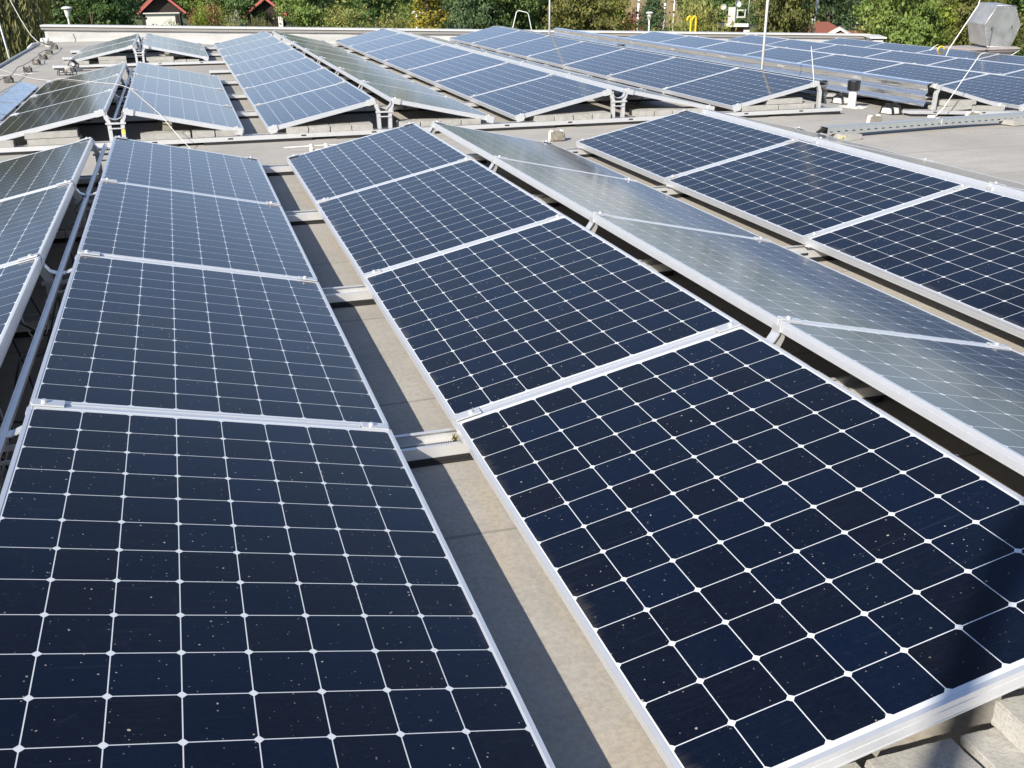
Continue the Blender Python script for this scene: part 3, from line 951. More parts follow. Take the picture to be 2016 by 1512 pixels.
# perforated galvanised tray on two stones
def tray():
    A, B = Vector((6.13, 7.06, 0)), Vector((9.35, 7.52, 0))
    d = (B - A)
    L = d.length
    z0 = roof_z(A.x, A.y) + .052
    z1 = roof_z(B.x, B.y) + .05
    e = empty("perforated_tray", (A.x, A.y, z0))
    e.rotation_euler = (0, -math.atan2(z1 - z0, L), math.atan2(d.y, d.x))
    tag(e, "grey-green perforated steel tray lying across two stones", "cable tray")
    w, h = .105, .058
    bm = bmesh.new()
    def quad(a, b_, c_, d_): bm.faces.new([bm.verts.new(p) for p in (a, b_, c_, d_)])
    # front face with a row of slots and a row of small holes
    n = int(L / .09)
    zs = [0, .014, .023, .036, .043, h]
    for i in range(n):
        x0, x1 = i * L / n, (i + 1) * L / n
        xs = [x0, x0 + .025, x0 + .032, x0 + .058, x0 + .062, x1]
        for j in range(5):
            for k in range(5):
                if j == 1 and 1 <= k <= 3: continue
                if j == 3 and k == 2 - 1: continue
                quad((xs[k], 0, zs[j]), (xs[k + 1], 0, zs[j]), (xs[k + 1], 0, zs[j + 1]), (xs[k], 0, zs[j + 1]))
    quad((0, 0, h), (L, 0, h), (L, w, h + .004), (0, w, h + .004))
    quad((0, w, 0), (L, w, 0), (L, w, h + .004), (0, w, h + .004))
    bmesh.ops.remove_doubles(bm, verts=bm.verts, dist=1e-5)
    bmesh.ops.solidify(bm, geom=bm.faces[:], thickness=.0015)
    me = bpy.data.meshes.new("trough")
    bm.to_mesh(me); bm.free(); me.materials.append(M['galv'])
    link("trough", me, e)
    MB().box2((.02, .01, -.002), (L - .02, w - .01, .010)).build("cable_bundle", M['rubber'], e)
    MB().box((1.42, -.006, h * .6), (.012, .008, h * 1.0)).box((1.42, .05, h + .008), (.03, .02, .01)).build("joiner", M['alu'], e)
    MB().tube([(.06, .05, .03), (-.02, .05, .035), (-.09, .04, .012), (-.16, .02, -.02)], [.020, .020, .014, .008], 8).build("cable_end", M['rubber'], e)
tray()
for (x, y, rz, lab) in ((6.33, 7.05, .15, "pale stone under the left end of the perforated tray"), (8.55, 7.36, .1, "pale stone under the right part of the perforated tray")):
    o = link("concrete_paver", PAV[0], None, (x, y, roof_z(x, y) + .0255), (0, 0, rz))
    o.scale = (1.0 if x < 7 else 1.6, .95, .88)
    tag(o, lab, "paver", PG)
tag(MB().tube([(6.10, 6.98, -.10), (6.16, 6.95, -.095), (6.24, 6.96, -.085), (6.27, 7.02, -.06)], .006, 6).build("earth_wire", M['label']), "yellow earth wire at the left end of the perforated tray", "wire")

# rods, masts, wires
def mast(x, y, h, label, lean=0.0, r=.016, base=True):
    z = roof_z(x, y)
    e = empty("lightning_mast", (x, y, z), (0, lean, 0))
    tag(e, label, "lightning mast", "lightning masts")
    MB().tube([(0, 0, .0), (0, 0, h * .55), (0, 0, h)], [r, r, r * .6], 10).build("rod", M['steel'], e)
    if base:
        MB().lathe([(.17, 0), (.17, .05), (.13, .08), (.03, .09)], n=20).build("base_weight", M['block'], e)
mast(7.19, 10.1, 3.2, "tall pale lightning mast rising behind the near end of the masts row")
mast(7.35, 18.25, 3.2, "slimmer tall lightning mast at the far end of the masts row", r=.017)
tag(MB().tube([(6.990, Y2 + .02, .16), (6.985, Y2 + .02, .25), (6.90, Y2, .585)], [.005, .005, .002], 8).build("lightning_rod", M['steel']), "short pointed rod fixed at the corner of the masts row", "lightning rod")
b = MB().tube([(8.27, 8.36, -.165), (8.31, 8.33, -.160), (8.345, 8.33, -.150), (8.42, 8.33, -.08), (8.80, 8.35, .455), (8.83, 8.36, .475), (8.90, 8.38, .483), (9.0, 8.40, .478)], .004, 8)
for i in range(3): b.lathe([(.018, -.006), (.018, .02)], (8.27 + i * .03, 8.35, -.168), 8)
tag(b.build("bent_rod", M['steel']), "thin bent wire rod leaning up from the roof before the far right array", "lightning rod")
tag(MB().tube([(14.82, 16.2, -.30), (14.88, 16.2, -.13), (15.41, 16.2, .662), (15.45, 16.2, .90), (15.47, 16.2, 1.3)], .010, 8).build("leaning_rod", M['steel']), "long pale rod leaning beside the hexagonal hood", "lightning rod")
tag(MB().tube([(15.08, 17.0, -.22), (15.16, 17, -.158), (15.26, 17, -.105)], .008, 8).build("leaning_rod", M['steel']), "short rod stub left of the yellow hoop", "lightning rod")
tag(MB().tube([(15.95, 15.8, -.30), (16.05, 15.8, -.245), (16.20, 15.8, -.165)], .008, 8).build("leaning_rod", M['steel']), "short rod stub right of the hexagonal hood", "lightning rod")
pts = [(15.27 + .075 * (1 - cos(a)), 17.0, -.205 + .055 * sin(a)) for a in [i * PI / 10 for i in range(11)]]
tag(MB().tube([(15.27, 17, -.45)] + pts + [(15.42, 17, -.45)], .017, 8).build("yellow_hoop", M['yellow']), "yellow tube hoop just showing over the outermost panel row", "handrail")
cordp = [(-2.75, 23.9, .9), (-2.71, 23.9, .79), (-2.56, 23.9, .38), (-2.43, 23.9, .09), (-2.3, 23.9, -.07), (-2.16, 23.6, -.1), (-2.0, 22.9, -.105)]
tag(MB().tube(cordp, .009, 8).build("guy_rope", M['rope']), "white cord running up and away from the left roof corner", "cord")
tag(MB().tube([(-2.40, 22.6, -.35), (-2.44, 23.0, -.2), (-2.41, 23, -.12), (-2.34, 23.1, -.06), (-2.2, 23.5, -.05), (-2.15, 23.8, -.09)], .022, 8).build("white_hose", M['white']), "white hose arching over the left roof edge", "hose")
tag(MB().box((-2.2, 24.2, -.06), (.16, .2, .12), bevel=.015).build("white_box", M['white']), "small white box at the left roof corner by the parapet", "box")
rope = [(-2.9, 18.6, -.05), (-2.23, 17.55, -.103), (-1.9, 16.6, -.104), (-1.5, 15.6, -.100), (-1.2, 14.8, -.06), (-1.02, 14.0, .038), (-.58, 12.4, .134), (-.152, 10.88, .229), (-.08, 10.65, .236), (-.0, 10.42, .229), (.02, 10.34, .224), (.20, 9.30, .186), (.305, 8.67, .166), (.42, 8.50, .02), (.54, 8.33, -.112), (.56, 8.30, -.114)]
tag(MB().tube(rope, .0028, 8).build("draped_rope", M['rope']), "long white cord draped over the left rear rows and down to the aisle", "cord")
tag(MB().tube([(-2.6, 17.0, -.05), (-2.2, 16.45, -.104), (-1.9, 16.4, -.104), (-1.72, 16.6, -.104), (-1.62, 16.5, -.1)], .005, 6).build("draped_rope", M['rope']), "short white cord end at the left roof edge", "cord")

# unseen pipe added behind the viewer to shade the nearest right panel
fx, fy, ft = -1.88, -3.025, 3.24
b = MB().tube([(fx, fy, -.12), (fx, fy, ft - .10), (fx + .02, fy + .01, ft), (fx + .10, fy + .045, ft + .05), (fx + .42, fy + .19, ft + .09)], [.036, .036, .042, .052, .066], 14)
b.lathe([(.13, -.118), (.13, -.08), (.06, -.03), (.05, -.02)], (fx, fy, 0), 18)
tag(b.build("shadow_pipe", M['galv']), "unseen tall galvanised pipe with a bent head, added to shade the nearest right panel", "shadow pipe")

# pile of black plastic brackets
def bracket(x, y, z, rz, label, tip=0.0):
    e = empty("plastic_bracket", (x, y, z), (tip, 0, rz))
    e.scale = (.62, .62, .62)
    tag(e, label, "plastic bracket", "black plastic brackets in a pile")
    b = MB()
    for s in (-1, 1):
        b.prism([(-.10, 0), (-.085, 0), (-.05, .14), (.05, .14), (.085, 0), (.10, 0), (.06, .155), (-.06, .155)], 1, s * .09 - .008, s * .09 + .008)
        b.box((0, s * .09, .07), (.12, .014, .014)).box((0, s * .09, .11), (.10, .014, .012))
    b.box((0, 0, .148), (.10, .18, .012))
    for i in range(3): b.box((-.07 + i * .07, 0, .006), (.014, .19, .012))
    b.build("cage", M['black'], e)
    MB().box((.0, 0, .075), (.05, .10, .05), bevel=.006).build("insert", M['white'], e)
bracket(-1.19, 16.30, -.117, .3, "black plastic bracket, left one of the pile by the white cord")
bracket(-1.05, 16.25, -.117, -.4, "black plastic bracket, right one of the pile by the white cord")
bracket(-1.07, 16.9, -.055, .8, "black plastic bracket on a stone behind the pile", 0.5)
o = link("concrete_paver", PAV[2], None, (-1.07, 16.92, -.09), (0, 0, .7)); tag(o, "pale stone under the rear black plastic bracket", "paver", PG)

# small weed growing at the nearest open rail
b = MB()
for i in range(16):
    a = rc.uniform(0, 2 * PI); l_ = rc.uniform(.012, .03)
    c = Vector((1.238 + rc.uniform(-.006, .006), PITCHY + .02 + rc.uniform(-.02, .02), -.085))
    t = c + Vector((cos(a) * l_ * .6, sin(a) * l_ * .6, l_))
    w = Vector((-sin(a), cos(a), 0)) * .003
    b.bm.faces.new([b.bm.verts.new(p) for p in (c - w, c + w, t)])
tag(b.build("weed", leaf_material("weed_leaf", (.10, .10, .02), (.20, .18, .03), (.30, .26, .06))), "tiny yellow-green weed at the nearest open rail end", "weed")

# ---------------------------------------------------------------- roof edge, parapet, hood
b = MB()
b.box2((-2.335, -4, -.20), (-2.30, 24.0, -.085), bevel=.004)
tag(b.build("edge_trim", M['galv']), "grey metal trim along the left roof edge", "roof trim")

def parapet():
    A, B = Vector((-2.25, 24.9, .24)), Vector((17.5, 22.43, -.242))
    e = empty("parapet", (A.x, A.y, -.12))
    tag(e, "low whitewashed parapet wall along the far roof edge", "parapet")
    d = (B - A); L = math.hypot(d.x, d.y)
    t = Vector((d.x, d.y, 0)).normalized(); nrm = Vector((t.y, -t.x, 0))      # towards the camera
    from mathutils import noise
    bm = bmesh.new()
    nx, nz = 260, 10
    g = []
    for j in range(nz + 1):
        row = []
        for i in range(nx + 1):
            f = i / nx
            p = A + d * f
            zt = p.z - .075
            zb = roof_z(p.x, p.y) - .02
            k = j / nz
            q = Vector((p.x, p.y, zt + (zb - zt) * k))
            w = noise.noise(Vector((f * 22, k * 1.6, 0))) * .030 + noise.noise(Vector((f * 60, k * 3, 4))) * .012
            flare = .07 * max(0, (k - .72) / .28) ** 2
            q += nrm * (w * (.25 + k * .75) + flare)
            row.append(bm.verts.new(q))
        g.append(row)
    for j in range(nz):
        for i in range(nx):
            f = bm.faces.new((g[j][i], g[j + 1][i], g[j + 1][i + 1], g[j][i + 1])); f.smooth = True
    # left end and back
    back = [bm.verts.new(Vector((A.x, A.y, A.z - .075)) - nrm * .28), bm.verts.new(Vector((A.x, A.y, -4.5)) - nrm * .28)]
    backr = [bm.verts.new(Vector((B.x, B.y, B.z - .075)) - nrm * .28), bm.verts.new(Vector((B.x, B.y, -4.5)) - nrm * .28)]
    bm.faces.new((back[0], backr[0], backr[1], back[1]))
    lowl = bm.verts.new((A.x, A.y, -4.5))
    bm.faces.new([back[0], back[1], lowl] + [g[j][0] for j in range(nz, -1, -1)])
    me = bpy.data.meshes.new("wall"); bm.to_mesh(me); bm.free(); me.materials.append(M['membrane'])
    me.transform(Matrix.Translation(-e.location))
    link("wall", me, e)
    def along(name, y0, y1, z0, z1, m, a=-.05, bb=None):
        bb = L + .05 if bb is None else bb
        bmx = bmesh.new()
        for s0, s1 in [(a, bb)]:
            vs = []
            for s in (s0, s1):
                p = A + d * (s / L)
                for off, z in ((y0, z0), (y1, z0), (y1, z1), (y0, z1)):
                    vs.append(bmx.verts.new(Vector((p.x, p.y, p.z + z)) + nrm * off))
            for q in ((0, 1, 2, 3), (7, 6, 5, 4), (0, 4, 5, 1), (1, 5, 6, 2), (2, 6, 7, 3), (3, 7, 4, 0)):
                bmx.faces.new([vs[i] for i in q])
        bmesh.ops.recalc_face_normals(bmx, faces=bmx.faces)
        mex = bpy.data.meshes.new(name); bmx.to_mesh(mex); bmx.free(); mex.materials.append(m)
        mex.transform(Matrix.Translation(-e.location))
        return link(name, mex, e)
    n = 9
    for i in range(n):
        along("coping", -.33, .075, -.034, 0.0, M['coping'], -.06 + i * (L + .12) / n, -.06 + (i + 1) * (L + .12) / n - .006)
    along("fascia", -.28, .045, -.105, -.036, M['fascia'])
    # return at the right end
    Rr = MB()
    C = B + Vector((0, 0, 0))
    E2 = C + Vector((-.45, -.95, -.02))
    for z0, z1, w_, m_, nm in ((-.40, -.075, .12, M['membrane'], "return_wall"), (-.034, 0.0, .20, M['coping'], "coping")):
        bb_ = MB()
        dd = (E2 - C); yaw = math.atan2(dd.y, dd.x)
        bb_.box((0, 0, 0), (dd.length, w_ * 2, z1 - z0))
        o = bb_.build(nm, m_, e)
        o.location = (C + E2) / 2 + Vector((.05, 0, (z0 + z1) / 2)) - e.location
        o.rotation_euler = (0, 0, yaw)
parapet()

def hood():
    Y = 17.4
    F = [(16.921, .598), (17.399, .584), (17.61, .196), (17.441, -.227), (16.824, -.212), (16.679, .228)]
    off = Vector((.06, .62, .050))
    e = empty("exhaust_hood", (17.1, Y + .3, roof_z(17.1, Y)))
    tag(e, "weathered grey hexagonal metal exhaust hood at the right roof edge", "exhaust hood")
    bm = bmesh.new()
    f = [bm.verts.new(Vector((x, Y, z)) - e.location) for x, z in F]
    k = [bm.verts.new(Vector((x, Y, z)) + off - e.location) for x, z in F]
    bm.faces.new(f); bm.faces.new(list(reversed(k)))
    for i in range(6): bm.faces.new((f[i], k[i], k[(i + 1) % 6], f[(i + 1) % 6]))
    bmesh.ops.recalc_face_normals(bm, faces=bm.faces)
    bmesh.ops.bevel(bm, geom=list(bm.edges), offset=.006, segments=1, affect='EDGES')
    me = bpy.data.meshes.new("casing"); bm.to_mesh(me); bm.free(); me.materials.append(M['hoodm'])
    link("casing", me, e)
    b = MB()
    for i in (0, 3, 5):                                       # folded seams standing proud
        a_, b_ = F[i], F[(i + 1) % 6]
        b.tube([Vector((a_[0], Y - .002, a_[1])) - e.location, Vector((b_[0], Y - .002, b_[1])) - e.location], .010, 6)
    b.build("seam", M['alu'], e)
    b = MB()
    for i in range(6):
        a_, b_ = Vector((F[i][0], F[i][1])), Vector((F[(i + 1) % 6][0], F[(i + 1) % 6][1]))
        for q in (.2, .4, .6, .8):
            p_ = a_.lerp(b_, q)
            p_ = p_ + (Vector((17.14, .19)) - p_) * .07
            b.box((p_.x - e.location.x, Y - .004 - e.location.y, p_.y - e.location.z), (.014, .008, .014), bevel=.003)
    b.build("rivet_rows", M['alu'], e)
    c = MB()
    for x, z in ((16.86, .14), (17.38, .17)):
        c.box((x - e.location.x, -.3 - .004, z - e.location.z), (.022, .008, .07), bevel=.002)
    c.build("latch", M['darkroof'], e)
    b = MB().box2((-.72, -.28, .02), (.42, .50, .375), bevel=.01)
    b.build("curb", M['lead'], e)
    b = MB().box2((-.26, -.36, .30), (.46, -.285, .39)).box2((-.80, -.40, .345), (.50, .55, .374))
    b.build("flashing", M['lead'], e)
hood()
# ladder rails beyond the parapet
b = MB().tube([(8.80, 25.2, -1.5), (8.76, 25.2, -.2), (8.90, 25.2, .33), (8.95, 25.2, .365), (9.18, 25.2, .315), (9.22, 25.2, .27), (9.32, 25.2, -.17), (9.34, 25.2, -1.5)], .0115, 8)
tag(b.build("ladder_rail", M['steel']), "thin grey ladder hoop rising behind the parapet beside a mast", "handrail")
for i, x in enumerate((13.83, 13.98)):
    pts = [(x, 25.2, -2), (x, 25.2, .0)] + [(x - .055 * (1 - cos(a)) + (.0 if i == 0 else .0), 25.2 - .02 * sin(a), .06 + .085 * sin(a)) for a in [j * PI / 8 for j in range(1, 9)]] + [(x - .115, 25.2, .03)]
    tag(MB().tube(pts, .027, 9).build("yellow_handrail", M['yellow']), "%s of two yellow hooked ladder rails behind the parapet" % ("left" if i == 0 else "right"), "handrail", "yellow ladder rails")

# ---------------------------------------------------------------- trees
def quads_mesh(name, C, A, B):
    """C centres, A,B half-axes (N,3): diamond leaves"""
    n = len(C)
    V = np.empty((n, 4, 3))
    V[:, 0] = C - A; V[:, 1] = C + B; V[:, 2] = C + A; V[:, 3] = C - B
    me = bpy.data.meshes.new(name)
    me.vertices.add(n * 4); me.loops.add(n * 4); me.polygons.add(n)
    me.vertices.foreach_set("co", V.reshape(-1))
    me.loops.foreach_set("vertex_index", np.arange(n * 4, dtype=np.int32))
    me.polygons.foreach_set("loop_start", np.arange(0, n * 4, 4, dtype=np.int32))
    me.polygons.foreach_set("loop_total", np.full(n, 4, dtype=np.int32))
    me.update(calc_edges=True)
    return me

def unit(v): return v / np.maximum(np.linalg.norm(v, axis=-1, keepdims=True), 1e-9)

def crown(kind, seed):
    r = np.random.default_rng(seed)
    C, A, B = [], [], []
    def leaves(c, nrm, n, spread, size, flat=0.5, asp=0.62):
        p = c + r.normal(size=(n, 3)) * spread
        nn = unit(nrm + r.normal(size=(n, 3)) * flat)
        t = unit(np.cross(nn, r.normal(size=(n, 3))))
        s = np.cross(nn, t)
        L = size * r.uniform(.6, 1.35, (n, 1))
        C.append(p); A.append(t * L); B.append(s * L * asp)
    if kind == 'round':
        lobes = [(np.array([0, 0, 4.6]), 2.3, 2.4)] + [(np.array([1.7 * cos(a), 1.7 * sin(a), z]), r.uniform(1.2, 1.8), r.uniform(1.1, 1.7)) for a, z in zip(r.uniform(0, 6.28, 9), r.uniform(1.3, 5.6, 9))]
        for c, rr, rz in lobes:
            for q in range(15):
                d = unit(r.normal(size=3)); d[2] = d[2] * .9 + .1
                cc = c + d * np.array([rr, rr, rz]) * r.uniform(.72, 1.04)
                if cc[2] < .2: cc[2] = r.uniform(.2, .8)
                leaves(cc, d + np.array([0, 0, .5]), int(r.uniform(60, 110)), np.array([.27, .27, .15]) * r.uniform(.7, 1.25), .088)
            leaves(c, np.array([0, 0, 1.]), 70, np.array([rr, rr, rz]) * .42, .15, 2.0)
    elif kind == 'bush':
        lobes = [(np.array([r.uniform(-1.8, 1.8), r.uniform(-1.2, 1.2), r.uniform(.6, 3.6)]), r.uniform(.9, 1.5), r.uniform(.9, 1.7)) for i in range(13)]
        for c, rr, rz in lobes:
            for q in range(14):
                d = unit(r.normal(size=3))
                cc = c + d * np.array([rr, rr, rz]) * r.uniform(.6, 1.1)
                if cc[2] < .1: cc[2] = r.uniform(.1, .5)
                leaves(cc, d + np.array([0, 0, .5]), int(r.uniform(38, 66)), np.array([.21, .21, .17]) * r.uniform(.7, 1.3), .074, .8, .5)
            leaves(c, np.array([0, 0, 1.]), 60, np.array([rr, rr, rz]) * .5, .15, 2.0)
    elif kind == 'spray':                                       # fine upright twigs, olive willow scrub
        for q in range(420):
            a = r.uniform(0, 6.28); el = r.uniform(.0, 1.45)
            d = np.array([cos(a) * cos(el), sin(a) * cos(el), sin(el)])
            base = d * np.array([2.0, 2.0, 3.6]) * r.uniform(.45, .9) + np.array([0, 0, .3])
            g = unit(d * .8 + np.array([0, 0, .9]) + r.normal(size=3) * .25)
            n = 17
            ts = np.linspace(0, 1.0, n)[:, None]
            pts = base + g * ts * 1.15 + r.normal(size=(n, 3)) * .07
            t = unit(g + r.normal(size=(n, 3)) * .55)
            s = unit(np.cross(t, r.normal(size=(n, 3))))
            L = r.uniform(.07, .13, (n, 1))
            C.append(pts); A.append(t * L); B.append(s * L * .34)
        leaves(np.array([0, 0, 1.9]), np.array([0, 0, 1.]), 700, np.array([1.0, 1.0, 1.0]), .13, 2.0)
    elif kind == 'weep':
        for q in range(330):
            a = r.uniform(0, 6.28); rr = r.uniform(.5, 3.1)
            top = np.array([cos(a) * rr, sin(a) * rr, 7.6 - .16 * rr * rr + r.uniform(-1.8, .7)])
            L_ = r.uniform(2.5, 6.0)
            n = int(L_ * 9)
            ts = np.linspace(0, 1, n)[:, None]
            sway = np.array([cos(a), sin(a), 0]) * .5
            pts = top + sway * ts * (1 - ts * .5) + np.array([0, 0, -1.]) * ts * L_ + r.normal(size=(n, 3)) * .06
            pts = pts[pts[:, 2] > .1]
            n = len(pts)
            t = unit(np.array([0, 0, -1.]) + r.normal(size=(n, 3)) * .35)
            s = unit(np.cross(t, r.normal(size=(n, 3))))
            Lf = r.uniform(.10, .19, (n, 1))
            C.append(pts); A.append(t * Lf); B.append(s * Lf * .26)
    elif kind == 'cone':
        for q in range(260):
            h = r.uniform(0, 1) ** 1.2
            z = .2 + h * 6.6
            R_ = 1.75 * (1 - h) ** .75 + .08
            a = r.uniform(0, 6.28)
            d = np.array([cos(a), sin(a), .35])
            leaves(np.array([cos(a) * R_ * r.uniform(.7, 1.05), sin(a) * R_ * r.uniform(.7, 1.05), z]), d, 26, np.array([.17, .17, .24]), .10, .5, .42)
        leaves(np.array([0, 0, 2.6]), np.array([0, 0, 1.]), 300, np.array([.5, .5, 1.6]), .14, 2.0)
    elif kind == 'column':
        for q in range(150):
            z = r.uniform(.4, 7.2); a = r.uniform(0, 6.28)
            R_ = .95 * (1 - abs(z - 3.2) / 5.2) * r.uniform(.3, 1.1)
            d = np.array([cos(a), sin(a), .2])
            leaves(np.array([cos(a) * R_, sin(a) * R_, z]), d, 30, np.array([.18, .18, .36]), .10, .8, .5)
    me = quads_mesh("crown", np.concatenate(C), np.concatenate(A), np.concatenate(B))
    me.materials.append(M['grass'])
    return me

def trunk_mesh(seed, h=4.6, r0=.17):
    rt = random.Random(seed)
    b = MB()
    path = [(0, 0, -.1), (.04, .02, h * .3), (-.03, .06, h * .6), (.05, .0, h)]
    b.tube(path, [r0 * 1.15, r0 * .85, r0 * .6, r0 * .25], 8)
    for i in range(6):
        z = h * rt.uniform(.35, .85); a = rt.uniform(0, 6.28); l_ = rt.uniform(.9, 1.8)
        b.tube([(0, 0, z), (cos(a) * l_ * .5, sin(a) * l_ * .5, z + l_ * .35), (cos(a) * l_, sin(a) * l_, z + l_ * .8)], [r0 * .4, r0 * .28, r0 * .1], 6)
    return b.mesh("trunk", M['bark'])

CR = dict(round=[crown('round', s) for s in (1, 2, 3, 4)], bush=[crown('bush', s) for s in (5, 6, 7)], spray=[crown('spray', s) for s in (8, 12)], weep=[crown('weep', 9)], cone=[crown('cone', 10)], column=[crown('column', 11)])
TR = dict(round=trunk_mesh(1), bush=trunk_mesh(2, 2.2, .08), spray=trunk_mesh(3, 2.0, .08), weep=trunk_mesh(4, 6.5, .28), cone=trunk_mesh(5, 6.0, .12), column=trunk_mesh(6, 6.4, .10))
LM = dict(
    dark=leaf_material("leaf_dark_green", (0.038, 0.082, 0.027), (0.082, 0.151, 0.043), (0.163, 0.234, 0.066)),
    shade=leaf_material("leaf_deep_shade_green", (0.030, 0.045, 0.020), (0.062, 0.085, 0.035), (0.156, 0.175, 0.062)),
    blue=leaf_material("leaf_blue_green", (0.034, 0.069, 0.030), (0.071, 0.124, 0.053), (0.132, 0.190, 0.081)),
    mid=leaf_material("leaf_mid_green", (0.079, 0.142, 0.034), (0.170, 0.260, 0.062), (0.326, 0.382, 0.100)),
    olive=leaf_material("leaf_olive", (0.124, 0.142, 0.038), (0.246, 0.268, 0.077), (0.450, 0.423, 0.124)),
    maple=leaf_material("leaf_bronze_green", (.062, .072, .020), (.140, .150, .040), (.250, .235, .070)),
    yellow=leaf_material("leaf_yellow", (0.144, 0.144, 0.022), (0.312, 0.270, 0.036), (0.504, 0.396, 0.054)),
    willow=leaf_material("leaf_willow", (0.057, 0.064, 0.032), (0.121, 0.129, 0.057), (0.287, 0.270, 0.098)),
    willowy=leaf_material("leaf_yellow_willow", (0.162, 0.162, 0.034), (0.322, 0.294, 0.057), (0.513, 0.437, 0.095)),
    tan=leaf_material("leaf_tan", (.120, .115, .042), (.240, .220, .080), (.350, .310, .130)),
    rust=leaf_material("leaf_rust", (0.132, 0.080, 0.034), (0.265, 0.147, 0.057), (0.397, 0.218, 0.076)),
    bright=leaf_material("leaf_bright_green", (0.129, 0.184, 0.022), (0.237, 0.302, 0.039), (0.367, 0.409, 0.064)),
    white=leaf_material("leaf_silver", (0.240, 0.240, 0.210), (0.420, 0.420, 0.390), (0.630, 0.615, 0.585)),
)
KIND = dict(round="broadleaf_tree", bush="shrub", spray="willow_shrub", weep="weeping_willow", cone="conifer", column="slender_tree")
CATN = dict(round="tree", bush="shrub", spray="shrub", weep="willow", cone="conifer", column="tree")
rt = random.Random(21)
def tree(x, y, kind, w, h, col, label, var=0, g="trees and shrubs beyond the roof"):
    base_w = dict(round=3.3, bush=2.9, spray=2.6, weep=3.4, cone=1.8, column=1.0)[kind]
    base_h = dict(round=7.2, bush=5.2, spray=4.8, weep=7.9, cone=7.0, column=7.6)[kind]
    s = w / base_w; sz = h / base_h
    e = empty(KIND[kind], (x, y, ground_z(x, y) - .1), (0, 0, rt.uniform(0, 6.28)))
    tag(e, label, CATN[kind], g)
    c = link("crown", CR[kind][var % len(CR[kind])], e)
    c.scale = (s, s, sz)
    c.material_slots[0].link = 'OBJECT'
    c.material_slots[0].material = LM[col]
    t = link("trunk", TR[kind], e)
    t.scale = (s, s, sz)

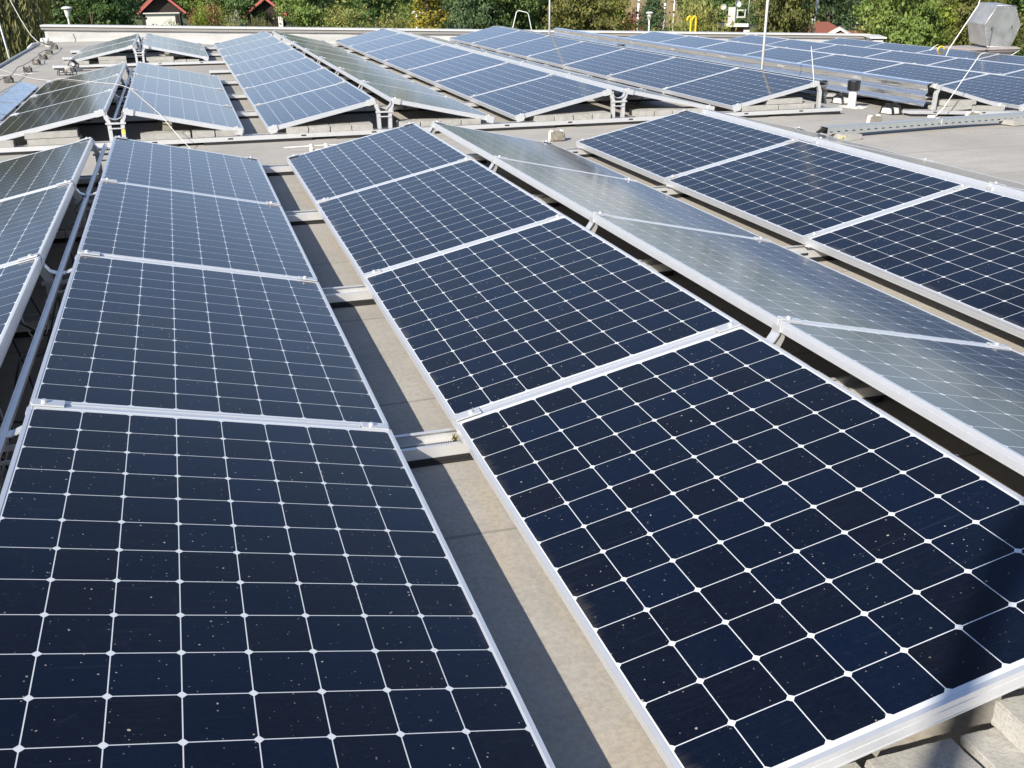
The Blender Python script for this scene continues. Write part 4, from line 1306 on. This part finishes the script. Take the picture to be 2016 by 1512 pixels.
TREES = [  # x, y, kind, half width, height, colour, label
    (-5.6, 36.5, 'weep', 2.4, 7.9, 'willow', "dark weeping willow with hanging strands at the left edge"),
    (-4.75, 42.0, 'weep', 1.15, 8.3, 'willowy', "sunlit yellow-green weeping willow above the parapet's left corner"),
    (-8.3, 40.0, 'weep', 3.2, 8.8, 'willow', "second dark willow mostly beyond the left edge"),
    (-3.9, 29.5, 'bush', 1.2, 4.0, 'olive', "round olive bush below the left roof edge beside the grey pole"),
    (-5.2, 60.0, 'round', 3.2, 7.5, 'shade', "dark shaded tree behind the left mushroom lamp"),
    (-3.4, 57.0, 'round', 2.3, 7.0, 'dark', "dark tree with pale leaf tufts left of the white cabin"),
    (-2.5, 47.5, 'bush', .75, 3.9, 'yellow', "small yellow-leaved shrub right of the left mushroom lamp"),
    (-3.0, 63.5, 'round', 1.9, 7.0, 'shade', "deep shaded tree touching the white cabin's left side"),
    (0.4, 76.0, 'bush', 1.6, 3.0, 'mid', "low green shrub below the white cabin wall"),
    (1.9, 68.0, 'bush', 1.25, 4.8, 'bright', "light green shrub between the two red-gabled cabins"),
    (3.0, 70.0, 'bush', 1.35, 4.9, 'rust', "rust-brown shrub in the middle between the cabins"),
    (3.9, 69.0, 'bush', 1.3, 4.0, 'olive', "olive scrub left of the silver bush"),
    (4.75, 76.5, 'bush', .9, 3.8, 'white', "silvery white-leaved bush before the second cabin"),
    (5.1, 90.0, 'round', 3.2, 7.5, 'dark', "dark tree filling the gap between the cabins"),
    (2.6, 92.0, 'round', 3.2, 7.5, 'mid', "mid green tree right behind the white cabin"),
    (6.1, 74.5, 'weep', 1.15, 3.0, 'willow', "small drooping yellowish tree before the second cabin"),
    (8.1, 74.5, 'bush', 1.0, 2.2, 'rust', "low reddish shrub right of the second cabin's white pillar"),
    (9.9, 82.0, 'round', 2.6, 6.6, 'mid', "bright-topped green tree right of the second cabin"),
    (11.9, 90.0, 'cone', 2.2, 8.0, 'blue', "dark bluish conifer behind the white garden chair"),
    (10.0, 60.2, 'bush', 2.6, 4.9, 'olive', "large olive bush left of the grey ridge of panels"),
    (12.6, 60.8, 'bush', 1.6, 4.3, 'olive', "smaller olive bush beside the large one"),
    (14.2, 77.7, 'round', 2.6, 7.0, 'dark', "dark tree standing over the tan bush"),
    (13.55, 63.6, 'bush', 1.5, 4.0, 'tan', "tan autumn bush left of the double-headed lamp"),
    (15.9, 70.5, 'bush', 1.6, 4.6, 'mid', "green shrub around the double-headed lamp post"),
    (16.6, 82.0, 'round', 3.0, 7.4, 'mid', "mid green tree behind the double-headed lamp"),
    (14.0, 57.2, 'column', 1.2, 7.0, 'yellow', "slender bright yellow tree"),
    (15.75, 53.6, 'round', 2.0, 7.2, 'blue', "large blue-green tree right of the slender yellow tree"),
    (17.2, 54.0, 'round', 2.4, 7.0, 'dark', "dark leafy tree behind the grey ladder hoop"),
    (17.9, 56.5, 'bush', .9, 4.2, 'bright', "small yellow-green shrub inside the grey ladder hoop"),
    (19.9, 55.5, 'round', 2.4, 7.2, 'mid', "green tree right behind the thin far mast"),
    (19.6, 47.5, 'round', 2.5, 7.0, 'maple', "olive-bronze broadleaf tree right of the thin far mast"),
    (19.6, 44.8, 'bush', 1.1, 3.8, 'rust', "brownish bush before the olive-bronze tree"),
    (22.5, 51.2, 'cone', 1.25, 5.8, 'bright', "bright green rounded conifer left of the white pole"),
    (28.5, 59.4, 'cone', 1.6, 4.6, 'blue', "dark conifer behind the right mushroom lamp"),
    (25.9, 61.0, 'bush', 1.2, 3.4, 'dark', "dark low bush left of the right mushroom lamp"),
    (23.3, 43.2, 'spray', 2.3, 5.2, 'olive', "broad olive willow scrub behind the yellow ladder rails"),
    (24.3, 45.0, 'spray', 1.6, 4.9, 'tan', "tan willow scrub right of the yellow ladder rails"),
    (36.5, 66.0, 'round', 3.4, 7.2, 'dark', "dark tree behind the little house with the satellite dish"),
    (33.5, 56.0, 'bush', 1.3, 3.2, 'dark', "dark bush right of the house with the satellite dish"),
    (24.1, 37.4, 'round', 1.55, 6.8, 'maple', "big bronze-green maple right of the tall near mast"),
    (24.95, 38.6, 'round', 1.0, 6.2, 'maple', "second bronze-green maple left of the red roof"),
    (43.0, 62.5, 'round', 3.2, 7.0, 'blue', "blue-green tree above the red tiled roof"),
    (36.4, 46.6, 'round', 2.0, 6.6, 'mid', "fresh green tree right of the red tiled roof"),
    (31.6, 40.0, 'round', 2.0, 6.6, 'mid', "green tree with pale leaves at the right end of the parapet"),
    (32.5, 41.5, 'bush', 2.2, 6.0, 'olive', "olive and brown mixed shrub behind the far right panels"),
    (30.5, 36.6, 'bush', 1.2, 3.7, 'mid', "green shrub left of the leaning rod"),
    (29.2, 37.2, 'bush', .9, 3.1, 'rust', "reddish low shrub behind the outermost panels"),
    (38.8, 43.5, 'round', 2.9, 7.2, 'bright', "yellow-green tree behind the hexagonal hood"),
    (34.3, 37.2, 'round', 2.4, 6.8, 'maple', "bronze tree right of the hexagonal hood"),
    (32.2, 32.6, 'bush', 1.6, 3.6, 'dark', "dark shrub below the hexagonal hood at the right edge"),
    (37.5, 36.5, 'round', 3.0, 7.0, 'dark', "dark tree cut by the right picture edge"),
    (35.0, 43.0, 'bush', 1.8, 5.2, 'bright', "bright shrub between the leaning rod and the hood"),
]
for i, tt in enumerate(TREES): tree(*tt, var=i)
# hedge
hb = []
# farther belt of trees, seen in the gaps
BELT = [(-9, 92, 'dark', "behind the left willows"), (-5, 96, 'shade', "behind the left lamp"), (1.2, 104, 'dark', "over the white cabin roof"), (8, 106, 'mid', "over the second cabin roof"), (13, 98, 'dark', "above the white chair"),
        (18.5, 101, 'olive', "above the double lamp"), (23, 96, 'dark', "behind the yellow tree"), (28, 92, 'mid', "above the ladder hoop"), (31.5, 86, 'olive', "over the thin far mast"),
        (49, 88, 'mid', "right of the three white poles"), (52, 80, 'blue', "above the dish house"), (54, 73, 'dark', "over the near mast top"), (53, 65, 'mid', "above the red roof"), (52, 57, 'dark', "right of the leaning pole"), (55, 50, 'olive', "behind the rod"), (56, 44, 'mid', "above the hood"), (58, 38, 'dark', "at the right edge")]
for i, (x, y, c, w) in enumerate(BELT):
    tree(x, y, 'round', 4.6, 9.0, c, "tall distant %s tree of the far belt, %s" % ({'dark': 'dark', 'shade': 'shaded', 'mid': 'green', 'olive': 'olive', 'blue': 'blue-green'}[c], w), i, "distant belt of trees")
# hedge: clipped bright green
r = np.random.default_rng(33)
n = 5200
Cc = np.stack([r.uniform(-2.6, 2.6, n), r.uniform(-.6, .6, n), r.uniform(0, 1.5, n)], 1)
side = r.integers(0, 3, n)
Cc[side == 0, 1] = -.6 + r.normal(size=(side == 0).sum()) * .05
Cc[side == 1, 2] = 1.5 + r.normal(size=(side == 1).sum()) * .05
tv = unit(r.normal(size=(n, 3))); sv = unit(np.cross(tv, r.normal(size=(n, 3))))
hm = quads_mesh("hedge", Cc, tv * .10, sv * .06); hm.materials.append(LM['bright'])
o = link("hedge", hm, None, (42.5, 51.5, -4.5), (0, 0, -.75)); tag(o, "low clipped bright green hedge between shrubs at the right", "hedge")

# dry grassy bank on the hillside
bm = bmesh.new()
rb = random.Random(8)
g = []
for j in range(9):
    row = []
    for i in range(13):
        a = rad(22.0 + i * .75); d_ = 100 + j * 6
        x, y = d_ * sin(a), d_ * cos(a)
        row.append(bm.verts.new((x, y, ground_z(x, y) + .45 + rb.uniform(-.1, .2) + .6 * sin(PI * i / 12) * sin(PI * j / 8))))
    g.append(row)
for j in range(8):
    for i in range(12):
        f = bm.faces.new((g[j][i], g[j][i + 1], g[j + 1][i + 1], g[j + 1][i])); f.smooth = True
me = bpy.data.meshes.new("hillside"); bm.to_mesh(me); bm.free(); me.materials.append(M['dry'])
tag(link("hillside", me), kind="structure")

# ---------------------------------------------------------------- cabins, houses, lamps, poles
def cabin(x, y, zg, hw, z_eave, z_apex, rot, label, chimney=False, pillar=False, balcony=False):
    e = empty("garden_cabin", (x, y, zg), (0, 0, rot))
    tag(e, label, "cabin", "red-gabled garden cabins")
    ze, za, dp = z_eave - zg, z_apex - zg, 4.0
    MB().prism([(-hw + .25, 0), (hw - .25, 0), (hw - .25, ze + .1), (0, za - .25), (-hw + .25, ze + .1)], 1, .25, dp).build("wall", M['darkwood'], e)
    for s in (-1, 1):
        L = math.hypot(hw + .1, za - ze)
        ang = math.atan2(za - ze, hw)
        b = MB()
        b.box((s * hw / 2, dp / 2, (ze + za) / 2 + .06), (L + .1, dp + .5, .08), (0, s * ang, 0))
        b.build("roof_slope", M['redtile'], e)
        b = MB()
        b.box((s * hw / 2, -.28, (ze + za) / 2 + .02), (L + .1, .05, .17), (0, s * ang, 0))
        b.build("bargeboard", M['redpaint'], e)
    if balcony:
        MB().box((.05, .1, ze - .55), (2 * hw - .9, .18, 1.05)).box((-.05, -.05, ze - .02), (2 * hw - .75, .3, .08)).build("balcony_wall", M['render'], e)
        MB().box((hw - .62, .05, ze - .55), (.30, .22, .72)).build("doorway", M['darkwood'], e)
    if chimney: MB().box((.10, 1.4, za + .25), (.42, .42, 1.2)).build("chimney", M['render'], e)
    if pillar:
        MB().box((hw - .62, -.1, ze / 2 - .45), (.36, .36, ze + .9)).build("pillar", M['render'], e)
cabin(-.26, 88.8, -4.5, 1.75, -1.75, -.25, rad(2), "garden cabin with red gable boards and a white balcony wall", balcony=True)
cabin(7.74, 88.5, -4.5, 1.75, -2.15, -.75, rad(-6), "garden cabin with red gable boards, white chimney and porch pillar", chimney=True, pillar=True)

def red_house():
    e = empty("red_roof_house", (39.4, 57.0, -4.5), (0, 0, rad(-33)))
    tag(e, "low house with red tiled hip roof and a white-edged brick gable", "house")
    MB().box((0, 2.2, 1.0), (4.4, 4.0, 2.0)).build("wall", M['brick'], e)
    bm = bmesh.new()
    v = [bm.verts.new(c) for c in ((-2.5, 0, 1.7), (1.7, 0, 1.7), (1.7, 4.4, 1.7), (-2.5, 4.4, 1.7), (-.75, 2.2, 2.62), (-.05, 2.2, 2.62))]
    for q in ((0, 1, 5, 4), (1, 2, 5), (2, 3, 4, 5), (3, 0, 4)): bm.faces.new([v[i] for i in q])
    me = bpy.data.meshes.new("roof"); bm.to_mesh(me); bm.free(); me.materials.append(M['redtile']); link("roof", me, e)
    MB().prism([(-.55, 1.55), (1.85, 1.55), (.65, 2.25)], 1, -1.2, 1.6).build("gable", M['brick'], e)
    for s in (-1, 1):
        MB().box((.65 + s * .68, -.1, 1.98), (1.55, 2.6, .09), (0, s * .50, 0)).build("white_edge", M['render'], e)
    MB().box((-1.0, 3.0, 2.75), (.18, .18, .6)).build("flue", M['alu'], e)
red_house()

def dish_house():
    e = empty("dish_house", (30.7, 53.0, -4.5), (0, 0, rad(-28)))
    tag(e, "small dark-roofed house with white chimney and satellite dishes", "house")
    MB().box((0, 1.6, 1.30), (1.9, 2.4, 2.7)).build("wall", M['brick'], e)
    MB().box((0, 1.6, 2.72), (2.5, 3.0, .14), (0, .06, 0)).build("roof", M['darkroof'], e)
    MB().box((.62, .2, 1.45), (.42, .5, 2.3)).build("pillar", M['render'], e)
    MB().box((0, .12, 2.86), (1.3, .5, .16)).build("coping", M['render'], e)
    c = MB().box((-.30, 1.0, 3.30), (.40, .40, .95)).box((.22, 1.0, 3.25), (.50, .40, .08)).box((.02, 1.0, 3.42), (.07, .36, .35)).box((.44, 1.0, 3.42), (.07, .36, .35)).box((.23, 1.0, 3.62), (.52, .40, .07))
    c.build("chimney", M['membrane'], e)
    for i, (x, z, r_) in enumerate(((-.72, 3.75, .17), (-.05, 3.92, .20))):
        d = MB()
        prof = [(.02, 0), (r_ * .5, .03), (r_ * .85, .09), (r_, .14), (r_ * .98, .15), (r_ * .5, .045), (.02, .015)]
        d.lathe(prof, n=18)
        dm = d.mesh("satellite_dish", M['membrane'])
        dd = link("satellite_dish", dm, e, (x, .8, z), (rad(70), 0, rad(-25 + i * 60)))
        MB().tube([(x, .85, z), (x + .1, .95, z - .35)], .03, 6).build("dish_arm", M['alu'], e)
    MB().tube([(.62, 1.2, 2.8), (.66, 1.2, 5.4)], .025, 6).build("antenna", M['alu'], e)
dish_house()

def mushroom_lamp(x, y, ztop, label, k=1.0):
    e = empty("street_lamp", (x, y, -4.5))
    tag(e, label, "street lamp", "white mushroom lamps")
    h = ztop + 4.5
    MB().tube([(0, 0, 0), (0, 0, h - .50 * k)], [.05, .038], 8).build("post", M['lampwhite'], e)
    MB().lathe([(.06 * k, h - .52 * k), (.10 * k, h - .42 * k), (.15 * k, h - .12 * k)], n=14).build("globe", M['white'], e)
    MB().lathe([(.24 * k, h - .11 * k), (.25 * k, h - .08 * k), (.16 * k, h - .02 * k), (.03, h)], n=18).build("lamp_shade", M['lampwhite'], e)
mushroom_lamp(-4.15, 53.5, -.18, "white mushroom street lamp in front of dark trees at the left")
mushroom_lamp(23.96, 50.0, -.72, "white mushroom street lamp between conifer and willow scrub", .8)
e = empty("street_lamp", (15.1, 65.4, -4.5)); tag(e, "thin street lamp with two small heads before a green shrub", "street lamp")
MB().tube([(0, 0, 0), (0, 0, 3.25)], [.05, .04], 8).build("post", M['lampwhite'], e)
for s in (-1, 1): MB().box((s * .22, 0, 3.35), (.30, .18, .10), (0, s * .3, 0), bevel=.02).build("lamp_head", M['lampwhite'], e)
MB().lathe([(.10, 2.75), (.13, 2.95), (.08, 3.2)], n=12).build("globe", M['white'], e)
def pole(x, y, top, r_, label, lean=0.0):
    o = MB().tube([(0, 0, 0), (lean * .5, 0, (top + 4.5) * .5), (lean, 0, top + 4.5)], [r_, r_ * .9, r_ * .8], 8).build("pole", M['lampwhite'], None, (x, y, ground_z(x, y)))
    tag(o, label, "pole", "pale poles among the trees")
pole(31.0, 67.3, 2.0, .10, "white pole with red band beside the bright conifer", .1)
pole(35.6, 72.8, 2.5, .11, "white pole above the willow scrub, left of a pair", .1)
pole(38.9, 78.0, 2.5, .08, "thin white pole above the willow scrub, right of a pair", .05)
pole(25.7, 38.1, 1.6, .06, "pale leaning pole right of the bronze maple", .5)
tag(MB().tube([(-3.47, 28.5, -4.5), (-3.53, 28.5, -.9), (-3.72, 28.5, .9)], [.03, .026, .02], 8).build("pole", M['galv']), "grey post below the roof at the left edge", "pole")
e = empty("garden_shed", (33.5, 73.0, -4.5), (0, 0, -.4)); tag(e, "small red-roofed shed glimpsed behind the white pole", "shed")
MB().box((0, 0, 1.1), (2.0, 2.0, 2.2)).build("wall", M['brick'], e)
MB().prism([(-1.2, 2.2), (1.2, 2.2), (0, 2.9)], 1, -1.1, 1.1).build("roof", M['redtile'], e)
e = empty("garden_chair", (8.75, 72.8, -2.75), (0, 0, .4)); 
bpy.data.objects.remove(e)

# soft photographic look stays with the renderer
SC.cycles.max_bounces = 8
SC.cycles.glossy_bounces = 4
SC.cycles.caustics_reflective = False
SC.cycles.caustics_refractive = False
